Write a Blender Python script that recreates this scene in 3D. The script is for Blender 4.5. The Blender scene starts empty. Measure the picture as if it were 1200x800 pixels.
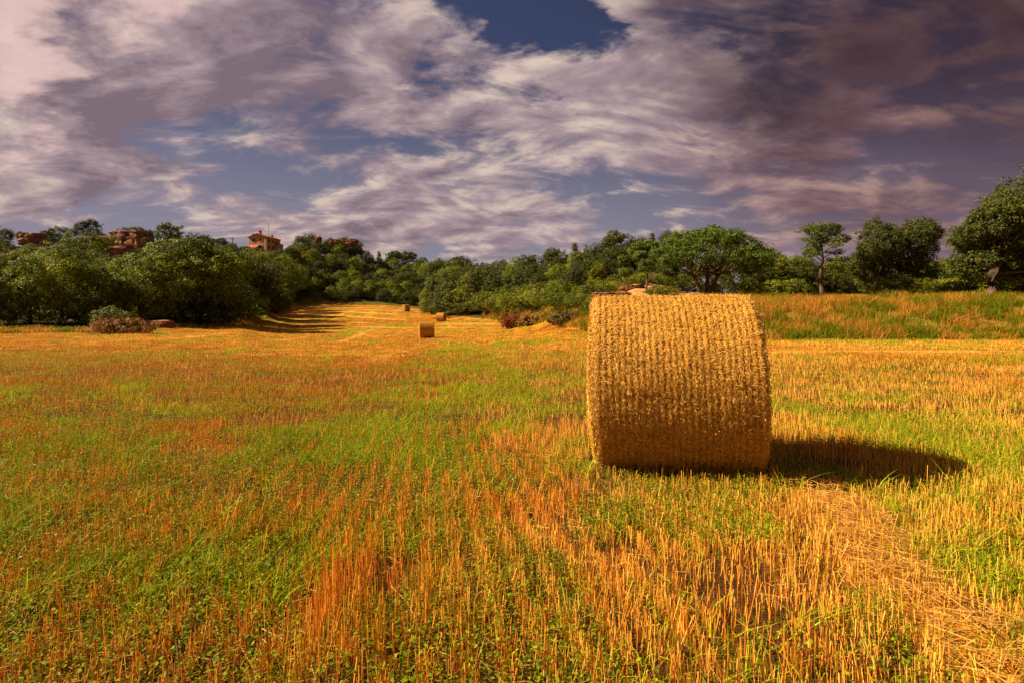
import bpy, math, random
import numpy as np
from mathutils import Vector
R = math.radians
S = bpy.context.scene
COL = S.collection

# ------------------------------------------------------------------ camera
cam_d = bpy.data.cameras.new('camera'); cam = bpy.data.objects.new('camera', cam_d); COL.objects.link(cam)
cam.location = (0, 0, 1.3); cam.rotation_euler = (R(90), 0, 0)
cam_d.lens = 20.0; cam_d.sensor_width = 36.0; cam_d.shift_y = -28/1200
cam_d.clip_start = 0.05; cam_d.clip_end = 6000
S.camera = cam
FPX = 667.0; HZ = 372.0

# ------------------------------------------------------------------ light
SUN_AZ, SUN_EL = -89.0, 37.0          # azimuth from +Y (negative = left), elevation
sd = Vector((math.sin(R(SUN_AZ))*math.cos(R(SUN_EL)), math.cos(R(SUN_AZ))*math.cos(R(SUN_EL)), math.sin(R(SUN_EL))))
sl = bpy.data.lights.new('sun', 'SUN'); sl.energy = 5.0; sl.angle = R(0.6); sl.color = (1.0, 0.86, 0.64)
so = bpy.data.objects.new('sun', sl); COL.objects.link(so)
so.rotation_euler = sd.to_track_quat('Z', 'Y').to_euler()
so.location = (-30, 5, 40)
S.view_settings.view_transform = 'Standard'; S.view_settings.look = 'None'
S.view_settings.exposure = 1.2; S.view_settings.gamma = 1.0
S.render.engine = 'CYCLES'
S.cycles.max_bounces = 5; S.cycles.diffuse_bounces = 2; S.cycles.transmission_bounces = 3
S.cycles.glossy_bounces = 1; S.cycles.transparent_max_bounces = 4

# ------------------------------------------------------------------ node helpers
class NT:
    def __init__(s, nt): s.nt = nt; s.n = nt.nodes; s.l = nt.links
    def new(s, t, **k):
        n = s.n.new(t)
        for a, b in k.items(): setattr(n, a, b)
        return n
    def link(s, a, b): s.l.new(a, b)
    def put(s, sock, v):
        if isinstance(v, (int, float, tuple, list)): sock.default_value = v
        else: s.l.new(v, sock)
    def math(s, op, a, b=None, clamp=False, c=None):
        n = s.new('ShaderNodeMath', operation=op, use_clamp=clamp)
        s.put(n.inputs[0], a)
        if b is not None: s.put(n.inputs[1], b)
        if c is not None: s.put(n.inputs[2], c)
        return n.outputs[0]
    def vmath(s, op, a, b=None):
        n = s.new('ShaderNodeVectorMath', operation=op)
        s.put(n.inputs[0], a)
        if b is not None: s.put(n.inputs[1], b)
        return n.outputs['Value'] if op == 'DOT_PRODUCT' else n.outputs[0]
    def mix(s, f, a, b, blend='MIX'):
        n = s.new('ShaderNodeMix', data_type='RGBA', blend_type=blend, clamp_factor=True)
        s.put(n.inputs[0], f); s.put(n.inputs[6], a); s.put(n.inputs[7], b)
        return n.outputs[2]
    def noise(s, vec, scale, detail=4, rough=.55, dist=0.0, lac=2.0):
        n = s.new('ShaderNodeTexNoise')
        s.put(n.inputs['Vector'], vec); n.inputs['Scale'].default_value = scale
        n.inputs['Detail'].default_value = detail; n.inputs['Roughness'].default_value = rough
        n.inputs['Distortion'].default_value = dist; n.inputs['Lacunarity'].default_value = lac
        return n.outputs[0]
    def ramp(s, f, lo, hi, a=0.0, b=1.0, smooth=True):
        n = s.new('ShaderNodeMapRange', interpolation_type='SMOOTHSTEP' if smooth else 'LINEAR')
        s.put(n.inputs[0], f); n.inputs[1].default_value = lo; n.inputs[2].default_value = hi
        n.inputs[3].default_value = a; n.inputs[4].default_value = b
        return n.outputs[0]

# ------------------------------------------------------------------ sky
W = bpy.data.worlds.new('World'); S.world = W; W.use_nodes = True
w = NT(W.node_tree)
for n in list(w.n): w.n.remove(n)
out = w.new('ShaderNodeOutputWorld'); bg = w.new('ShaderNodeBackground')
bg.inputs[1].default_value = 0.062
sky = w.new('ShaderNodeTexSky', sky_type='NISHITA', sun_disc=False)
sky.sun_elevation = R(SUN_EL); sky.sun_rotation = R(SUN_AZ); sky.dust_density = 1.5; sky.ozone_density = 3.0
tc = w.new('ShaderNodeTexCoord')
d = w.vmath('NORMALIZE', tc.outputs['Generated'])
sep = w.new('ShaderNodeSeparateXYZ'); w.link(d, sep.inputs[0])
zz = w.math('MAXIMUM', sep.outputs[2], 0.0)
den = w.math('ADD', zz, 0.30)
px = w.math('DIVIDE', sep.outputs[0], den); py = w.math('DIVIDE', sep.outputs[1], den)
cmb = w.new('ShaderNodeCombineXYZ'); w.link(px, cmb.inputs[0]); w.link(py, cmb.inputs[1]); w.link(w.math('MULTIPLY', zz, 0.6), cmb.inputs[2])
rot = w.new('ShaderNodeMapping'); rot.inputs['Rotation'].default_value = (0, 0, R(-28)); rot.inputs['Scale'].default_value = (0.95, 1.5, 1.0)
rot.inputs['Location'].default_value = (3.1, 1.7, 0.4)
w.link(cmb.outputs[0], rot.inputs[0]); P = rot.outputs[0]
def skydir(x, y):
    v = Vector(((x-600)/FPX, 1.0, (HZ-y)/FPX)); v.normalize(); return tuple(v)
wz = w.new('ShaderNodeTexNoise'); w.link(P, wz.inputs['Vector']); wz.inputs['Scale'].default_value = 1.6; wz.inputs['Detail'].default_value = 6; wz.inputs['Roughness'].default_value = .62
wo = w.vmath('MULTIPLY', w.vmath('SUBTRACT', wz.outputs['Color'], (.5, .5, .5)), (.50, .35, .50))
dw = w.vmath('NORMALIZE', w.vmath('ADD', d, wo))
def blob(x, y, k):
    """soft patch of the sky about the direction (x, y); k = its angular radius in degrees"""
    dt = w.vmath('DOT_PRODUCT', dw, skydir(x, y))
    return w.ramp(dt, math.cos(R(k*1.7)), math.cos(R(k*.1)))
def blobsum(lst):
    acc = None
    for x, y, k, a in lst:
        t = w.math('MULTIPLY', blob(x, y, k), a)
        acc = t if acc is None else w.math('ADD', acc, t)
    return acc
def clouds(vec):
    """height field of the cloud deck: large banks, billows, torn edges"""
    b_ = w.noise(vec, 1.35, 2, .5, .15); f_ = w.noise(vec, 3.3, 12, .60, .35)
    return w.math('ADD', w.math('MULTIPLY', b_, .36), w.math('MULTIPLY', f_, .64))
hA = clouds(P); hB = clouds(w.vmath('ADD', P, (-.075, -.016, 0)))       # second sample a little nearer the sun
relief = w.math('MULTIPLY', w.math('SUBTRACT', hA, hB), 5.6)
cover = blobsum([(60,45,9,.12),(30,90,6,.03),(240,60,12,.08),(470,100,12,.09),(700,110,8,.09),(860,60,10,.10),(400,250,10,.05),(80,220,12,.08),(970,180,6,.09),(1080,130,7,.09),(1180,60,8,.08),
                 (620,45,5,-.20),(655,70,4,-.14),(515,40,3,-.14),(590,25,3.5,-.14),(935,125,4,-.12),(900,100,4,-.12),(700,205,5,-.07),(830,215,5,-.06),(640,255,8,.10),(900,265,8,.09),(760,120,6,.06),(560,190,5,-.10),(270,215,5,-.04),
                 (250,245,5,-.05),(1180,120,4,-.08),(350,175,5,-.10),(190,85,4,-.08),(90,165,5,-.08),(1020,200,4,-.10),(760,40,4,-.08),(1080,60,5,-.10),(1130,190,5,-.06),(780,170,4,-.06)])
dens = w.math('ADD', hA, w.math('MULTIPLY', cover, .62))
fac = w.ramp(dens, .455, .585)
blue = w.mix(1.0, sky.outputs[0], (.26, .215, .27, 1), 'MULTIPLY')
low = w.ramp(sep.outputs[2], .03, .42, 1, 0)
blue = w.mix(w.math('MULTIPLY', low, .85), blue, (2.1, 1.9, 2.35, 1))
bases = blobsum([(80,55,6,.30),(40,40,5,.12),(440,130,7,.20),(480,150,5,.12),(330,75,6,.12),(880,70,7,.16),(1000,60,7,.15),(1150,150,8,.12),(1180,20,8,.18),(250,110,8,.12),(20,100,6,-.25),(110,5,6,-.2),(600,90,9,-.10),(700,120,6,-.08),(1090,155,5,-.15),(950,190,5,-.12),(560,260,9,-.08)])
lum = w.math('ADD', w.math('SUBTRACT', .56, w.math('MULTIPLY', w.math('SUBTRACT', dens, .53), 1.7)), relief)
lum = w.math('SUBTRACT', lum, bases)
lum = w.math('MINIMUM', w.math('MAXIMUM', lum, -.05), 1.05)
r1 = w.new('ShaderNodeValToRGB'); w.link(lum, r1.inputs[0]); e = r1.color_ramp.elements
e[0].position = 0.0; e[0].color = (.30, .215, .265, 1); e[1].position = 1.0; e[1].color = (1, .79, .68, 1)
q_ = e.new(.5); q_.color = (.56, .415, .45, 1)
cl = w.vmath('SCALE', r1.outputs[0]); cl.node.inputs['Scale'].default_value = 4.9
glow = blobsum([(5,88,2.6,.55),(112,-8,2.6,.5)])
cl = w.mix(w.math('MULTIPLY', glow, 1.0, True), cl, (8.0, 5.6, 5.0, 1))
col = w.mix(fac, blue, cl)
corner_dim = w.ramp(w.vmath('DOT_PRODUCT', dw, skydir(1200, -170)), .83, 1.0)   # cloud colour darkened at upper right, standing in for a vignetted corner
col = w.mix(w.math('MULTIPLY', corner_dim, w.ramp(hA, .40, .60, .62, .95)), col, (.34, .20, .25, 1))
warmr = w.ramp(w.vmath('DOT_PRODUCT', d, skydir(1300, 200)), .80, 1.0)
col = w.mix(w.math('MULTIPLY', warmr, .7), col, (.80, .52, .52, 1), 'MULTIPLY')
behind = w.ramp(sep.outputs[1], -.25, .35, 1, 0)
col = w.mix(w.math('MULTIPLY', behind, .42), col, (.9, .52, .48, 1))  # unseen sky behind the camera dimmed, added to cut fill light
hz = w.ramp(sep.outputs[2], 0.0, .14, 1, 0)
col = w.mix(w.math('MULTIPLY', hz, .40), col, (2.6, 1.95, 2.0, 1))
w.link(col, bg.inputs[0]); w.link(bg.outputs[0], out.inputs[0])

# ------------------------------------------------------------------ numpy noise
def _h(ix, iy, s):
    n = (ix.astype(np.int64)*374761393 + iy.astype(np.int64)*668265263 + s*1442695041) & 0xffffffff
    n = ((n ^ (n >> 13))*1274126177) & 0xffffffff
    n = (n ^ (n >> 16)) & 0xffff
    return n/65535.0
def vnoise(x, y, s=0):
    x = np.asarray(x, float); y = np.asarray(y, float)
    ix = np.floor(x); iy = np.floor(y); fx = x-ix; fy = y-iy
    fx = fx*fx*(3-2*fx); fy = fy*fy*(3-2*fy)
    a = _h(ix, iy, s); b = _h(ix+1, iy, s); c = _h(ix, iy+1, s); e = _h(ix+1, iy+1, s)
    return (a*(1-fx)+b*fx)*(1-fy)+(c*(1-fx)+e*fx)*fy
def fbm(x, y, s=0, o=4, g=.5):
    t = 0; a = 1; n = 0
    for i in range(o):
        t = t+a*vnoise(x*2**i+i*17.3, y*2**i-i*9.1, s+i); n += a; a *= g
    return t/n
def sst(a, b, x):
    t = np.clip((x-a)/(b-a), 0, 1); return t*t*(3-2*t)

# ------------------------------------------------------------------ lie of the land
FIELD = {-300:[(0,0),(45,0),(60,1.5),(90,9),(120,15),(160,17),(300,20),(1000,10)],
 0:[(0,0),(46,0),(55,1),(80,7),(110,15),(140,18),(300,20),(1000,10)],
 150:[(0,0),(50,0),(58,.8),(80,5),(105,13.5),(125,16),(200,20),(1000,10)],
 250:[(0,0),(40,-.2),(62,.1),(72,.9),(100,5),(140,14),(180,20.5),(240,22),(1000,10)],
 312:[(0,0),(30,-.3),(53,-.5),(80,.2),(98,1.4),(110,2.6),(150,12),(185,22.5),(200,24.4),(215,24.5),(300,20),(1000,10)],
 345:[(0,0),(30,-.4),(53,-.65),(80,-.3),(100,.5),(130,2.6),(165,5),(180,9),(210,22),(230,25),(300,20),(1000,10)],
 400:[(0,0),(30,-.4),(53,-.65),(80,-.2),(100,.5),(130,2.8),(178,5.3),(200,10),(225,25),(240,28.5),(260,28),(400,15),(1000,10)],
 450:[(0,0),(30,-.4),(53,-.65),(80,-.1),(100,.5),(130,2.8),(178,5.3),(200,9),(240,20),(260,21),(400,15),(1000,10)],
 500:[(0,0),(30,-.35),(53,-.64),(80,0),(100,.5),(130,2.8),(165,3.7),(178,4.4),(200,8),(240,18),(400,12),(1000,10)],
 560:[(0,0),(30,-.3),(53,-.5),(80,.3),(98,1.2),(110,3),(130,6),(160,10),(240,16),(1000,10)],
 655:[(0,0),(45,0),(55,.2),(65,2.6),(80,4.8),(95,6.2),(240,13),(1000,9)],
 590:[(0,0),(30,-.2),(55,-.3),(80,.4),(89,1.6),(100,4.5),(120,7),(240,15),(1000,10)],
 280:[(0,0),(40,-.2),(70,.2),(79,.8),(90,2.2),(120,8),(170,20),(200,23),(240,23),(1000,10)],
 328:[(0,0),(30,-.35),(53,-.6),(80,-.1),(110,1.4),(128,2.4),(150,8),(185,17),(205,23.5),(230,25),(300,20),(1000,10)],
 620:[(0,0),(30,-.2),(50,-.2),(62,.3),(75,1.7),(90,4),(110,7),(240,14),(1000,10)],
 690:[(0,0),(30,0),(45,0),(50,.3),(60,3.2),(70,5),(85,6.5),(240,12),(1000,8)],
 750:[(0,0),(38,0),(42,.6),(50,3.0),(56,4.5),(70,5.5),(90,6),(240,8),(1000,8)],
 830:[(0,0),(34,0),(38,1.4),(44,2.6),(50,3.3),(70,3.8),(240,8),(1000,8)],
 890:[(0,0),(32,0),(34,.4),(38,1.9),(42,2.7),(60,3.1),(90,3),(300,8),(1000,8)],
 1200:[(0,0),(31,0),(33,.4),(37,2.0),(41,2.8),(60,3.1),(90,3),(300,8),(1000,8)],
 1500:[(0,0),(30,0),(32,.4),(36,2.0),(41,2.8),(60,3.1),(90,3),(300,8),(1000,8)]}
EDGE = [(-300,44),(0,46),(150,50),(250,64),(312,95),(345,163),(400,178),(500,168),(512,112),(560,97),(620,66),(690,49),(750,39.5),(830,34.5),(890,32.5),(1200,31.5),(1500,31)]
UK = np.array(sorted(FIELD), float)
YG = np.concatenate([np.arange(0, 300, 1.0), np.arange(300, 1001, 10.0)])
TAB = np.array([np.interp(YG, *zip(*FIELD[int(u)])) for u in UK])
# smooth every profile a little so that the slopes roll
for i in range(len(TAB)):
    k = np.array([1, 2, 3, 2, 1.])/9; p = np.pad(TAB[i], 2, mode='edge'); TAB[i] = np.convolve(p, k, 'valid')
def uof(x, y):
    yy = np.maximum(y, 3.0); return 600+FPX*x/yy
def hgt(x, y):
    x = np.asarray(x, float); y = np.asarray(y, float)
    u = np.clip(uof(x, y), UK[0], UK[-1]); ya = np.clip(y, 0, 999)
    j = np.clip(np.searchsorted(UK, u)-1, 0, len(UK)-2); t = (u-UK[j])/(UK[j+1]-UK[j]); t = t*t*(3-2*t)
    fi = np.interp(ya, YG, np.arange(len(YG))); i0 = np.clip(fi.astype(int), 0, len(YG)-2); ft = fi-i0
    def g(jj): return TAB[jj, i0]*(1-ft)+TAB[jj, i0+1]*ft
    z = g(j)*(1-t)+g(j+1)*t
    out_ = sst(0, 12, y-edge(x, y))
    z = z+(fbm(x*.35, y*.35, 5, 3)-.5)*.10*sst(0, 10, y)+(fbm(x*.12, y*.12, 9, 4)-.5)*1.2*out_
    z = z+(fbm(x*1.7, y*1.7, 15, 2)-.5)*.05
    return z
def edge(x, y):
    e = np.interp(uof(x, y), *zip(*EDGE))
    return e+(fbm(np.asarray(x)*.3, np.asarray(y)*.05, 77, 3)-.5)*np.clip(e*.03, 1., 5)
def h1(x, y): return float(hgt(np.array([x]), np.array([y]))[0])

# ------------------------------------------------------------------ field colour pattern (where green, straw or rust stubble grows)
def rowc(x, y): return x+.15*y-.0
def green_amt(x, y):
    g = fbm(x*1.3, y*.9, 21, 4, .7)*.66+fbm(x*.16, y*.12, 22, 3)*.34
    g = g+.10*np.exp(-((x+1.2)/2.2)**2)*sst(3, 12, y)*(1-sst(30, 60, y))           # green lane left of the bale
    g = g+.13*sst(3.2, 4.2, x)*sst(2, 3.5, y)*(1-sst(6.5, 8.5, y))                 # greener round the shadow
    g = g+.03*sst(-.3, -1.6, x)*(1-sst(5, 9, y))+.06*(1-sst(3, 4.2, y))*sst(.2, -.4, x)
    g = g-.05*np.exp(-((x-.6)/1.1)**2)*(1-sst(9, 14, y))+.07*np.exp(-((x-.7)/.6)**2)*(1-sst(2.5, 3.3, y))
    g = g-.022-.06*sst(14, 30, y)*sst(0, 5, x)-.055*sst(4, 9, y)
    # alternating bands left by the combine
    b = np.sin((rowc(x, y)+.8*(fbm(x*.2, y*.06, 3, 2)-.5))*2*math.pi/5.2)
    g = g+.045*b*sst(9, 18, y)*(1-.6*sst(50, 80, y))
    cross = np.sin((y+.06*x+3*(fbm(x*.05, y*.05, 31, 2)-.5))*2*math.pi/7.5)
    g = g+.05*cross*sst(10, 18, y)*sst(-2, 6, x)
    g = g+.10*sst(25, 30, y)*sst(3, 6, x)*(1-sst(40, 60, y))
    return sst(.45, .60, g)
def rust_amt(x, y):
    r = fbm(x*1.0+40, y*.7, 41, 4, .6)*.6+fbm(x*.14, y*.12, 42, 2)*.4+.17*sst(.2, -1.6, x)*(1-sst(18, 40, y))-.12*sst(-.6, .6, x)*(1-sst(7, 12, y))-.03*sst(8, 20, y)  # redder stubble at left, partly painted in for the vignetted dark corner
    return sst(.46, .62, r)
def swath(x, y):
    # straw laid out in front of the near bale, and windrows further off
    c = 1.22+.255*y+.05*np.sin(y*4)
    a = np.exp(-((x-c)/(.20+.16*(fbm(x*2.5, y*2.5, 57, 2)-.3)))**4)*(1-sst(4.35, 4.7, y))
    q = (rowc(x, y)+2.6*(fbm(x*.1, y*.05, 3, 3)-.5))/5.2+.27
    q = np.abs(q-np.round(q))*5.2
    wv = .8*np.exp(-(q/.45)**2)*sst(16, 30, y)*(1-.6*sst(55, 90, y))*sst(.46, .62, fbm(x*.12, y*.05, 51, 3))*(.5+fbm(x*1.3, y*.9, 53, 3))
    q2 = np.abs(y-21.5-.02*x-.6*(vnoise(x*.3, y*0, 8)-.5)); a2 = np.exp(-(q2/.55)**2)*sst(3, 7, x)
    q3 = (y*.8+x*.55+2*(fbm(x*.05, y*.05, 61, 2)-.5))/9.0; q3 = np.abs(q3-np.round(q3))*9
    w3 = np.exp(-(q3/.9)**2)*sst(60, 80, y)*sst(.38, .5, fbm(x*.06, y*.06, 52, 3))
    return np.clip(a+np.maximum(np.maximum(wv, a2), w3), 0, 1)
GOLD = np.array([.79, .335, .026]); PALE = np.array([.88, .52, .10]); RUST = np.array([.64, .19, .012]); BROWN = np.array([.26, .10, .02])
GRN = np.array([.19, .275, .004]); GRN2 = np.array([.48, .50, .008]); GRD = np.array([.07, .13, .003]); SOIL = np.array([.085, .038, .012])

# ------------------------------------------------------------------ mesh helpers
def link(o, parent=None):
    COL.objects.link(o)
    if parent is not None: o.parent = parent
    return o
def mesh_quads(name, V, F, mat, colr=None, smooth=False):
    """V (n,3), F (m,4) quads (a repeated last index makes a triangle not allowed)"""
    me = bpy.data.meshes.new(name)
    V = np.ascontiguousarray(V, np.float32); F = np.ascontiguousarray(F, np.int32)
    me.vertices.add(len(V)); me.vertices.foreach_set('co', V.ravel())
    k = F.shape[1]
    me.loops.add(F.size); me.loops.foreach_set('vertex_index', F.ravel())
    me.polygons.add(len(F)); me.polygons.foreach_set('loop_start', np.arange(0, F.size, k, dtype=np.int32))
    try: me.polygons.foreach_set('loop_total', np.full(len(F), k, np.int32))
    except Exception: pass
    if smooth: me.polygons.foreach_set('use_smooth', np.ones(len(F), bool))
    me.update(calc_edges=True)
    if colr is not None:
        at = me.color_attributes.new('tone', 'FLOAT_COLOR', 'POINT')
        c4 = np.ones((len(V), 4), np.float32); c4[:, :3] = colr
        at.data.foreach_set('color', c4.ravel())
    me.materials.append(mat)
    return me
def obj(name, me, parent=None):
    return link(bpy.data.objects.new(name, me), parent)
def tag(o, label=None, cat=None, group=None, kind=None):
    if label: o['label'] = label
    if cat: o['category'] = cat
    if group: o['group'] = group
    if kind: o['kind'] = kind
    return o
def empty(name, loc, rz=0, sc=1):
    o = bpy.data.objects.new(name, None); COL.objects.link(o); o.location = loc; o.rotation_euler = (0, 0, rz)
    o.scale = (sc, sc, sc) if not isinstance(sc, tuple) else sc
    o.empty_display_size = .3
    return o
class MB:
    """collects boxes, prisms and tubes into one mesh"""
    def __init__(s): s.v = []; s.f = []
    def add(s, vs, fs):
        b = len(s.v); s.v += [tuple(q) for q in vs]; s.f += [tuple(b+i for i in f) for f in fs]
    def box(s, x0, x1, y0, y1, z0, z1):
        s.add([(x0,y0,z0),(x1,y0,z0),(x1,y1,z0),(x0,y1,z0),(x0,y0,z1),(x1,y0,z1),(x1,y1,z1),(x0,y1,z1)],
              [(0,3,2,1),(4,5,6,7),(0,1,5,4),(1,2,6,5),(2,3,7,6),(3,0,4,7)])
    def tube(s, pts, rad, n=7):
        pts = [Vector(p) for p in pts]; rings = []
        for i, p in enumerate(pts):
            t = (pts[min(i+1, len(pts)-1)]-pts[max(i-1, 0)]).normalized()
            a = t.cross(Vector((0, 0, 1)));
            if a.length < .05: a = t.cross(Vector((1, 0, 0)))
            a.normalize(); b = t.cross(a)
            rings.append([p+(a*math.cos(2*math.pi*k/n)+b*math.sin(2*math.pi*k/n))*rad[i] for k in range(n)])
        vs = [q for r in rings for q in r]; fs = []
        for i in range(len(rings)-1):
            for k in range(n): fs.append((i*n+k, i*n+(k+1) % n, (i+1)*n+(k+1) % n, (i+1)*n+k))
        fs.append(tuple(range(n-1, -1, -1))); fs.append(tuple((len(rings)-1)*n+k for k in range(n)))
        s.add(vs, fs)
    def mesh(s, name, mat, smooth=False):
        me = bpy.data.meshes.new(name); me.from_pydata(s.v, [], s.f); me.update(); me.materials.append(mat)
        if smooth:
            for p in me.polygons: p.use_smooth = True
        return me
    def build(s, name, mat, parent=None, smooth=False): return obj(name, s.mesh(name, mat, smooth), parent)

# ------------------------------------------------------------------ materials
def mat_tone(name, transl=.3, rough=.7, var=.0, tscale=20., mult=(1, 1, 1), spec=.2):
    m = bpy.data.materials.new(name); m.use_nodes = True; t = NT(m.node_tree)
    for n in list(t.n): t.n.remove(n)
    o = t.new('ShaderNodeOutputMaterial'); at = t.new('ShaderNodeAttribute', attribute_name='tone')
    c = t.mix(1.0, at.outputs['Color'], (*mult, 1), 'MULTIPLY')
    if var:
        g = t.new('ShaderNodeNewGeometry'); nz = t.noise(g.outputs['Position'], tscale, 3, .6)
        c = t.mix(1.0, c, t.mix(nz, (1-var, 1-var, 1-var, 1), (1+var, 1+var, 1+var, 1)), 'MULTIPLY')
    b = t.new('ShaderNodeBsdfPrincipled'); t.link(c, b.inputs['Base Color']); b.inputs['Roughness'].default_value = rough
    b.inputs['Specular IOR Level'].default_value = spec
    if transl:
        tr = t.new('ShaderNodeBsdfTranslucent'); t.link(c, tr.inputs[0]); mx = t.new('ShaderNodeMixShader'); mx.inputs[0].default_value = transl
        t.link(b.outputs[0], mx.inputs[1]); t.link(tr.outputs[0], mx.inputs[2]); t.link(mx.outputs[0], o.inputs[0])
    else: t.link(b.outputs[0], o.inputs[0])
    return m
def mat_leaf(name, var=.25):
    """leaf material: tone from the mesh, hue shifted a little from tree to tree"""
    m = bpy.data.materials.new(name); m.use_nodes = True; t = NT(m.node_tree)
    for n in list(t.n): t.n.remove(n)
    o = t.new('ShaderNodeOutputMaterial'); at = t.new('ShaderNodeAttribute', attribute_name='tone')
    oi = t.new('ShaderNodeObjectInfo'); cr = t.mix(oi.outputs['Random'], (1-var, 1-var*.8, .8, 1), (1+var*1.3, 1+var*.8, 1.1, 1))
    c = t.mix(1.0, at.outputs['Color'], cr, 'MULTIPLY')
    b = t.new('ShaderNodeBsdfPrincipled'); t.link(c, b.inputs['Base Color']); b.inputs['Roughness'].default_value = .6; b.inputs['Specular IOR Level'].default_value = .2
    tr = t.new('ShaderNodeBsdfTranslucent'); t.link(c, tr.inputs[0]); mx = t.new('ShaderNodeMixShader'); mx.inputs[0].default_value = .25
    t.link(b.outputs[0], mx.inputs[1]); t.link(tr.outputs[0], mx.inputs[2]); t.link(mx.outputs[0], o.inputs[0])
    return m
def mat_noise(name, a, b, scale=3., rough=.85, bump=.0, bscale=None, stretch=(1, 1, 1), lo=.35, hi=.65, c3=None):
    m = bpy.data.materials.new(name); m.use_nodes = True; t = NT(m.node_tree)
    bs = t.n['Principled BSDF']; tcx = t.new('ShaderNodeTexCoord'); mp = t.new('ShaderNodeMapping'); mp.inputs['Scale'].default_value = stretch
    t.link(tcx.outputs['Object'], mp.inputs[0])
    nz = t.noise(mp.outputs[0], scale, 6, .6)
    c = t.mix(t.ramp(nz, lo, hi), (*a, 1), (*b, 1))
    if c3: c = t.mix(t.ramp(t.noise(mp.outputs[0], scale*.37, 4, .6), .5, .7), c, (*c3, 1))
    t.link(c, bs.inputs['Base Color']); bs.inputs['Roughness'].default_value = rough; bs.inputs['Specular IOR Level'].default_value = .2
    if bump:
        bp = t.new('ShaderNodeBump'); bp.inputs['Strength'].default_value = bump; bp.inputs['Distance'].default_value = .1
        t.link(t.noise(mp.outputs[0], bscale or scale*4, 6, .65), bp.inputs['Height']); t.link(bp.outputs[0], bs.inputs['Normal'])
    return m
M_grass = mat_tone('grass_blades', .38, .65, spec=.08); M_stub = mat_tone('dry_stalks', .15, .6)
M_straw = mat_tone('baled_straw', .08, .6, .25, 9.); M_leaf = mat_leaf('leaves'); M_pine = mat_leaf('pine_needles', .12)
M_bark = mat_noise('bark', (.06, .035, .02), (.16, .09, .05), 6., .9, .6, stretch=(1, 1, .25))
M_rock = mat_noise('sandstone', (.11, .035, .015), (.33, .13, .055), 1.1, .9, .8, 3., c3=(.05, .025, .015), stretch=(1, 1, 2.2))
M_net = mat_noise('net_wrap', (.75, .52, .2), (.85, .66, .32), 10., .5)

# ------------------------------------------------------------------ the ground: one sheet to the horizon
def axis(fine, lo, hi, g=1.06, start=.25):
    a = list(np.arange(-fine, fine+1e-6, start)); s = start
    while a[-1] < hi: s *= g; a.append(a[-1]+s)
    s = start
    while a[0] > lo: s *= g; a.insert(0, a[0]-s)
    return np.array(a)
xs = axis(26, -2600, 2600, 1.022, .16)
ys = [-2.0]; s_ = .12
while ys[-1] < 200: ys.append(ys[-1]+max(.12, min(.42, .12+.004*max(0, ys[-1]-6))))
s_ = .42
while ys[-1] < 2600: s_ *= 1.05; ys.append(ys[-1]+s_)
s_ = .12
while ys[0] > -400: s_ *= 1.3; ys.insert(0, ys[0]-s_)
ys = np.array(ys)
GX, GY = np.meshgrid(xs, ys); gx = GX.ravel(); gy = GY.ravel(); gz = hgt(gx, gy)
nx, ny = len(xs), len(ys)
I = np.arange(nx*ny).reshape(ny, nx)
F = np.stack([I[:-1, :-1], I[:-1, 1:], I[1:, 1:], I[1:, :-1]], -1).reshape(-1, 4)
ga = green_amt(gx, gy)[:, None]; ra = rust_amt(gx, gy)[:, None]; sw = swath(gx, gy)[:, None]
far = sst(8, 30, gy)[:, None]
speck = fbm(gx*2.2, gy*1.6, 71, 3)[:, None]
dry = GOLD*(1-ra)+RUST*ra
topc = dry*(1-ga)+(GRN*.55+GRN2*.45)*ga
topc = topc*np.clip(.02+.85*speck, .1, 1)
topc = topc*(1-sw*.8)+np.array([.70, .38, .08])*.8*sw*(.5+speck)
nearc = SOIL*(1-.45*ga)+GRD*.45*ga; nearc = nearc*(1-.6*sw)+GOLD*.6*sw
cc = nearc*(1-far)+topc*far
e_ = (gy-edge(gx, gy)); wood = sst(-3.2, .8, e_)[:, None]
u_ = uof(gx, gy)
bank = (sst(600, 680, u_))[:, None]
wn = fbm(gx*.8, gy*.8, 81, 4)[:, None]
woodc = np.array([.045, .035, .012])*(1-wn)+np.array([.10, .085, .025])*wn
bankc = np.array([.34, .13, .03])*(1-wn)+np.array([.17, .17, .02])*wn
sand = (np.exp(-((u_-715)/42)**2)*sst(49, 53, gy)*(1-sst(59, 64, gy)))[:, None]
sand = np.clip(sand+(np.exp(-((u_-790)/45)**2)*sst(47, 52, gy)*(1-sst(66, 72, gy)))[:, None]*.7, 0, 1)
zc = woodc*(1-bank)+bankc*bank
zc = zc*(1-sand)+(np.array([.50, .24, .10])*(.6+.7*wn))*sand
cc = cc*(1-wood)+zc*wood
mg = bpy.data.materials.new('field_ground'); mg.use_nodes = True; t = NT(mg.node_tree); bs = t.n['Principled BSDF']
at = t.new('ShaderNodeAttribute', attribute_name='tone'); ge = t.new('ShaderNodeNewGeometry')
n1 = t.noise(ge.outputs['Position'], 7., 6, .7); mp = t.new('ShaderNodeMapping'); mp.inputs['Scale'].default_value = (1.3, .35, 1); t.link(ge.outputs['Position'], mp.inputs[0])
n2 = t.noise(mp.outputs[0], 3.0, 5, .7)
c = t.mix(1.0, at.outputs['Color'], t.mix(t.ramp(n1, .3, .7), (.6, .55, .5, 1), (1.35, 1.35, 1.3, 1)), 'MULTIPLY')
c = t.mix(1.0, c, t.mix(t.ramp(n2, .3, .7), (.72, .68, .6, 1), (1.25, 1.25, 1.2, 1)), 'MULTIPLY')
t.link(c, bs.inputs['Base Color']); bs.inputs['Roughness'].default_value = .95; bs.inputs['Specular IOR Level'].default_value = .05
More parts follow.
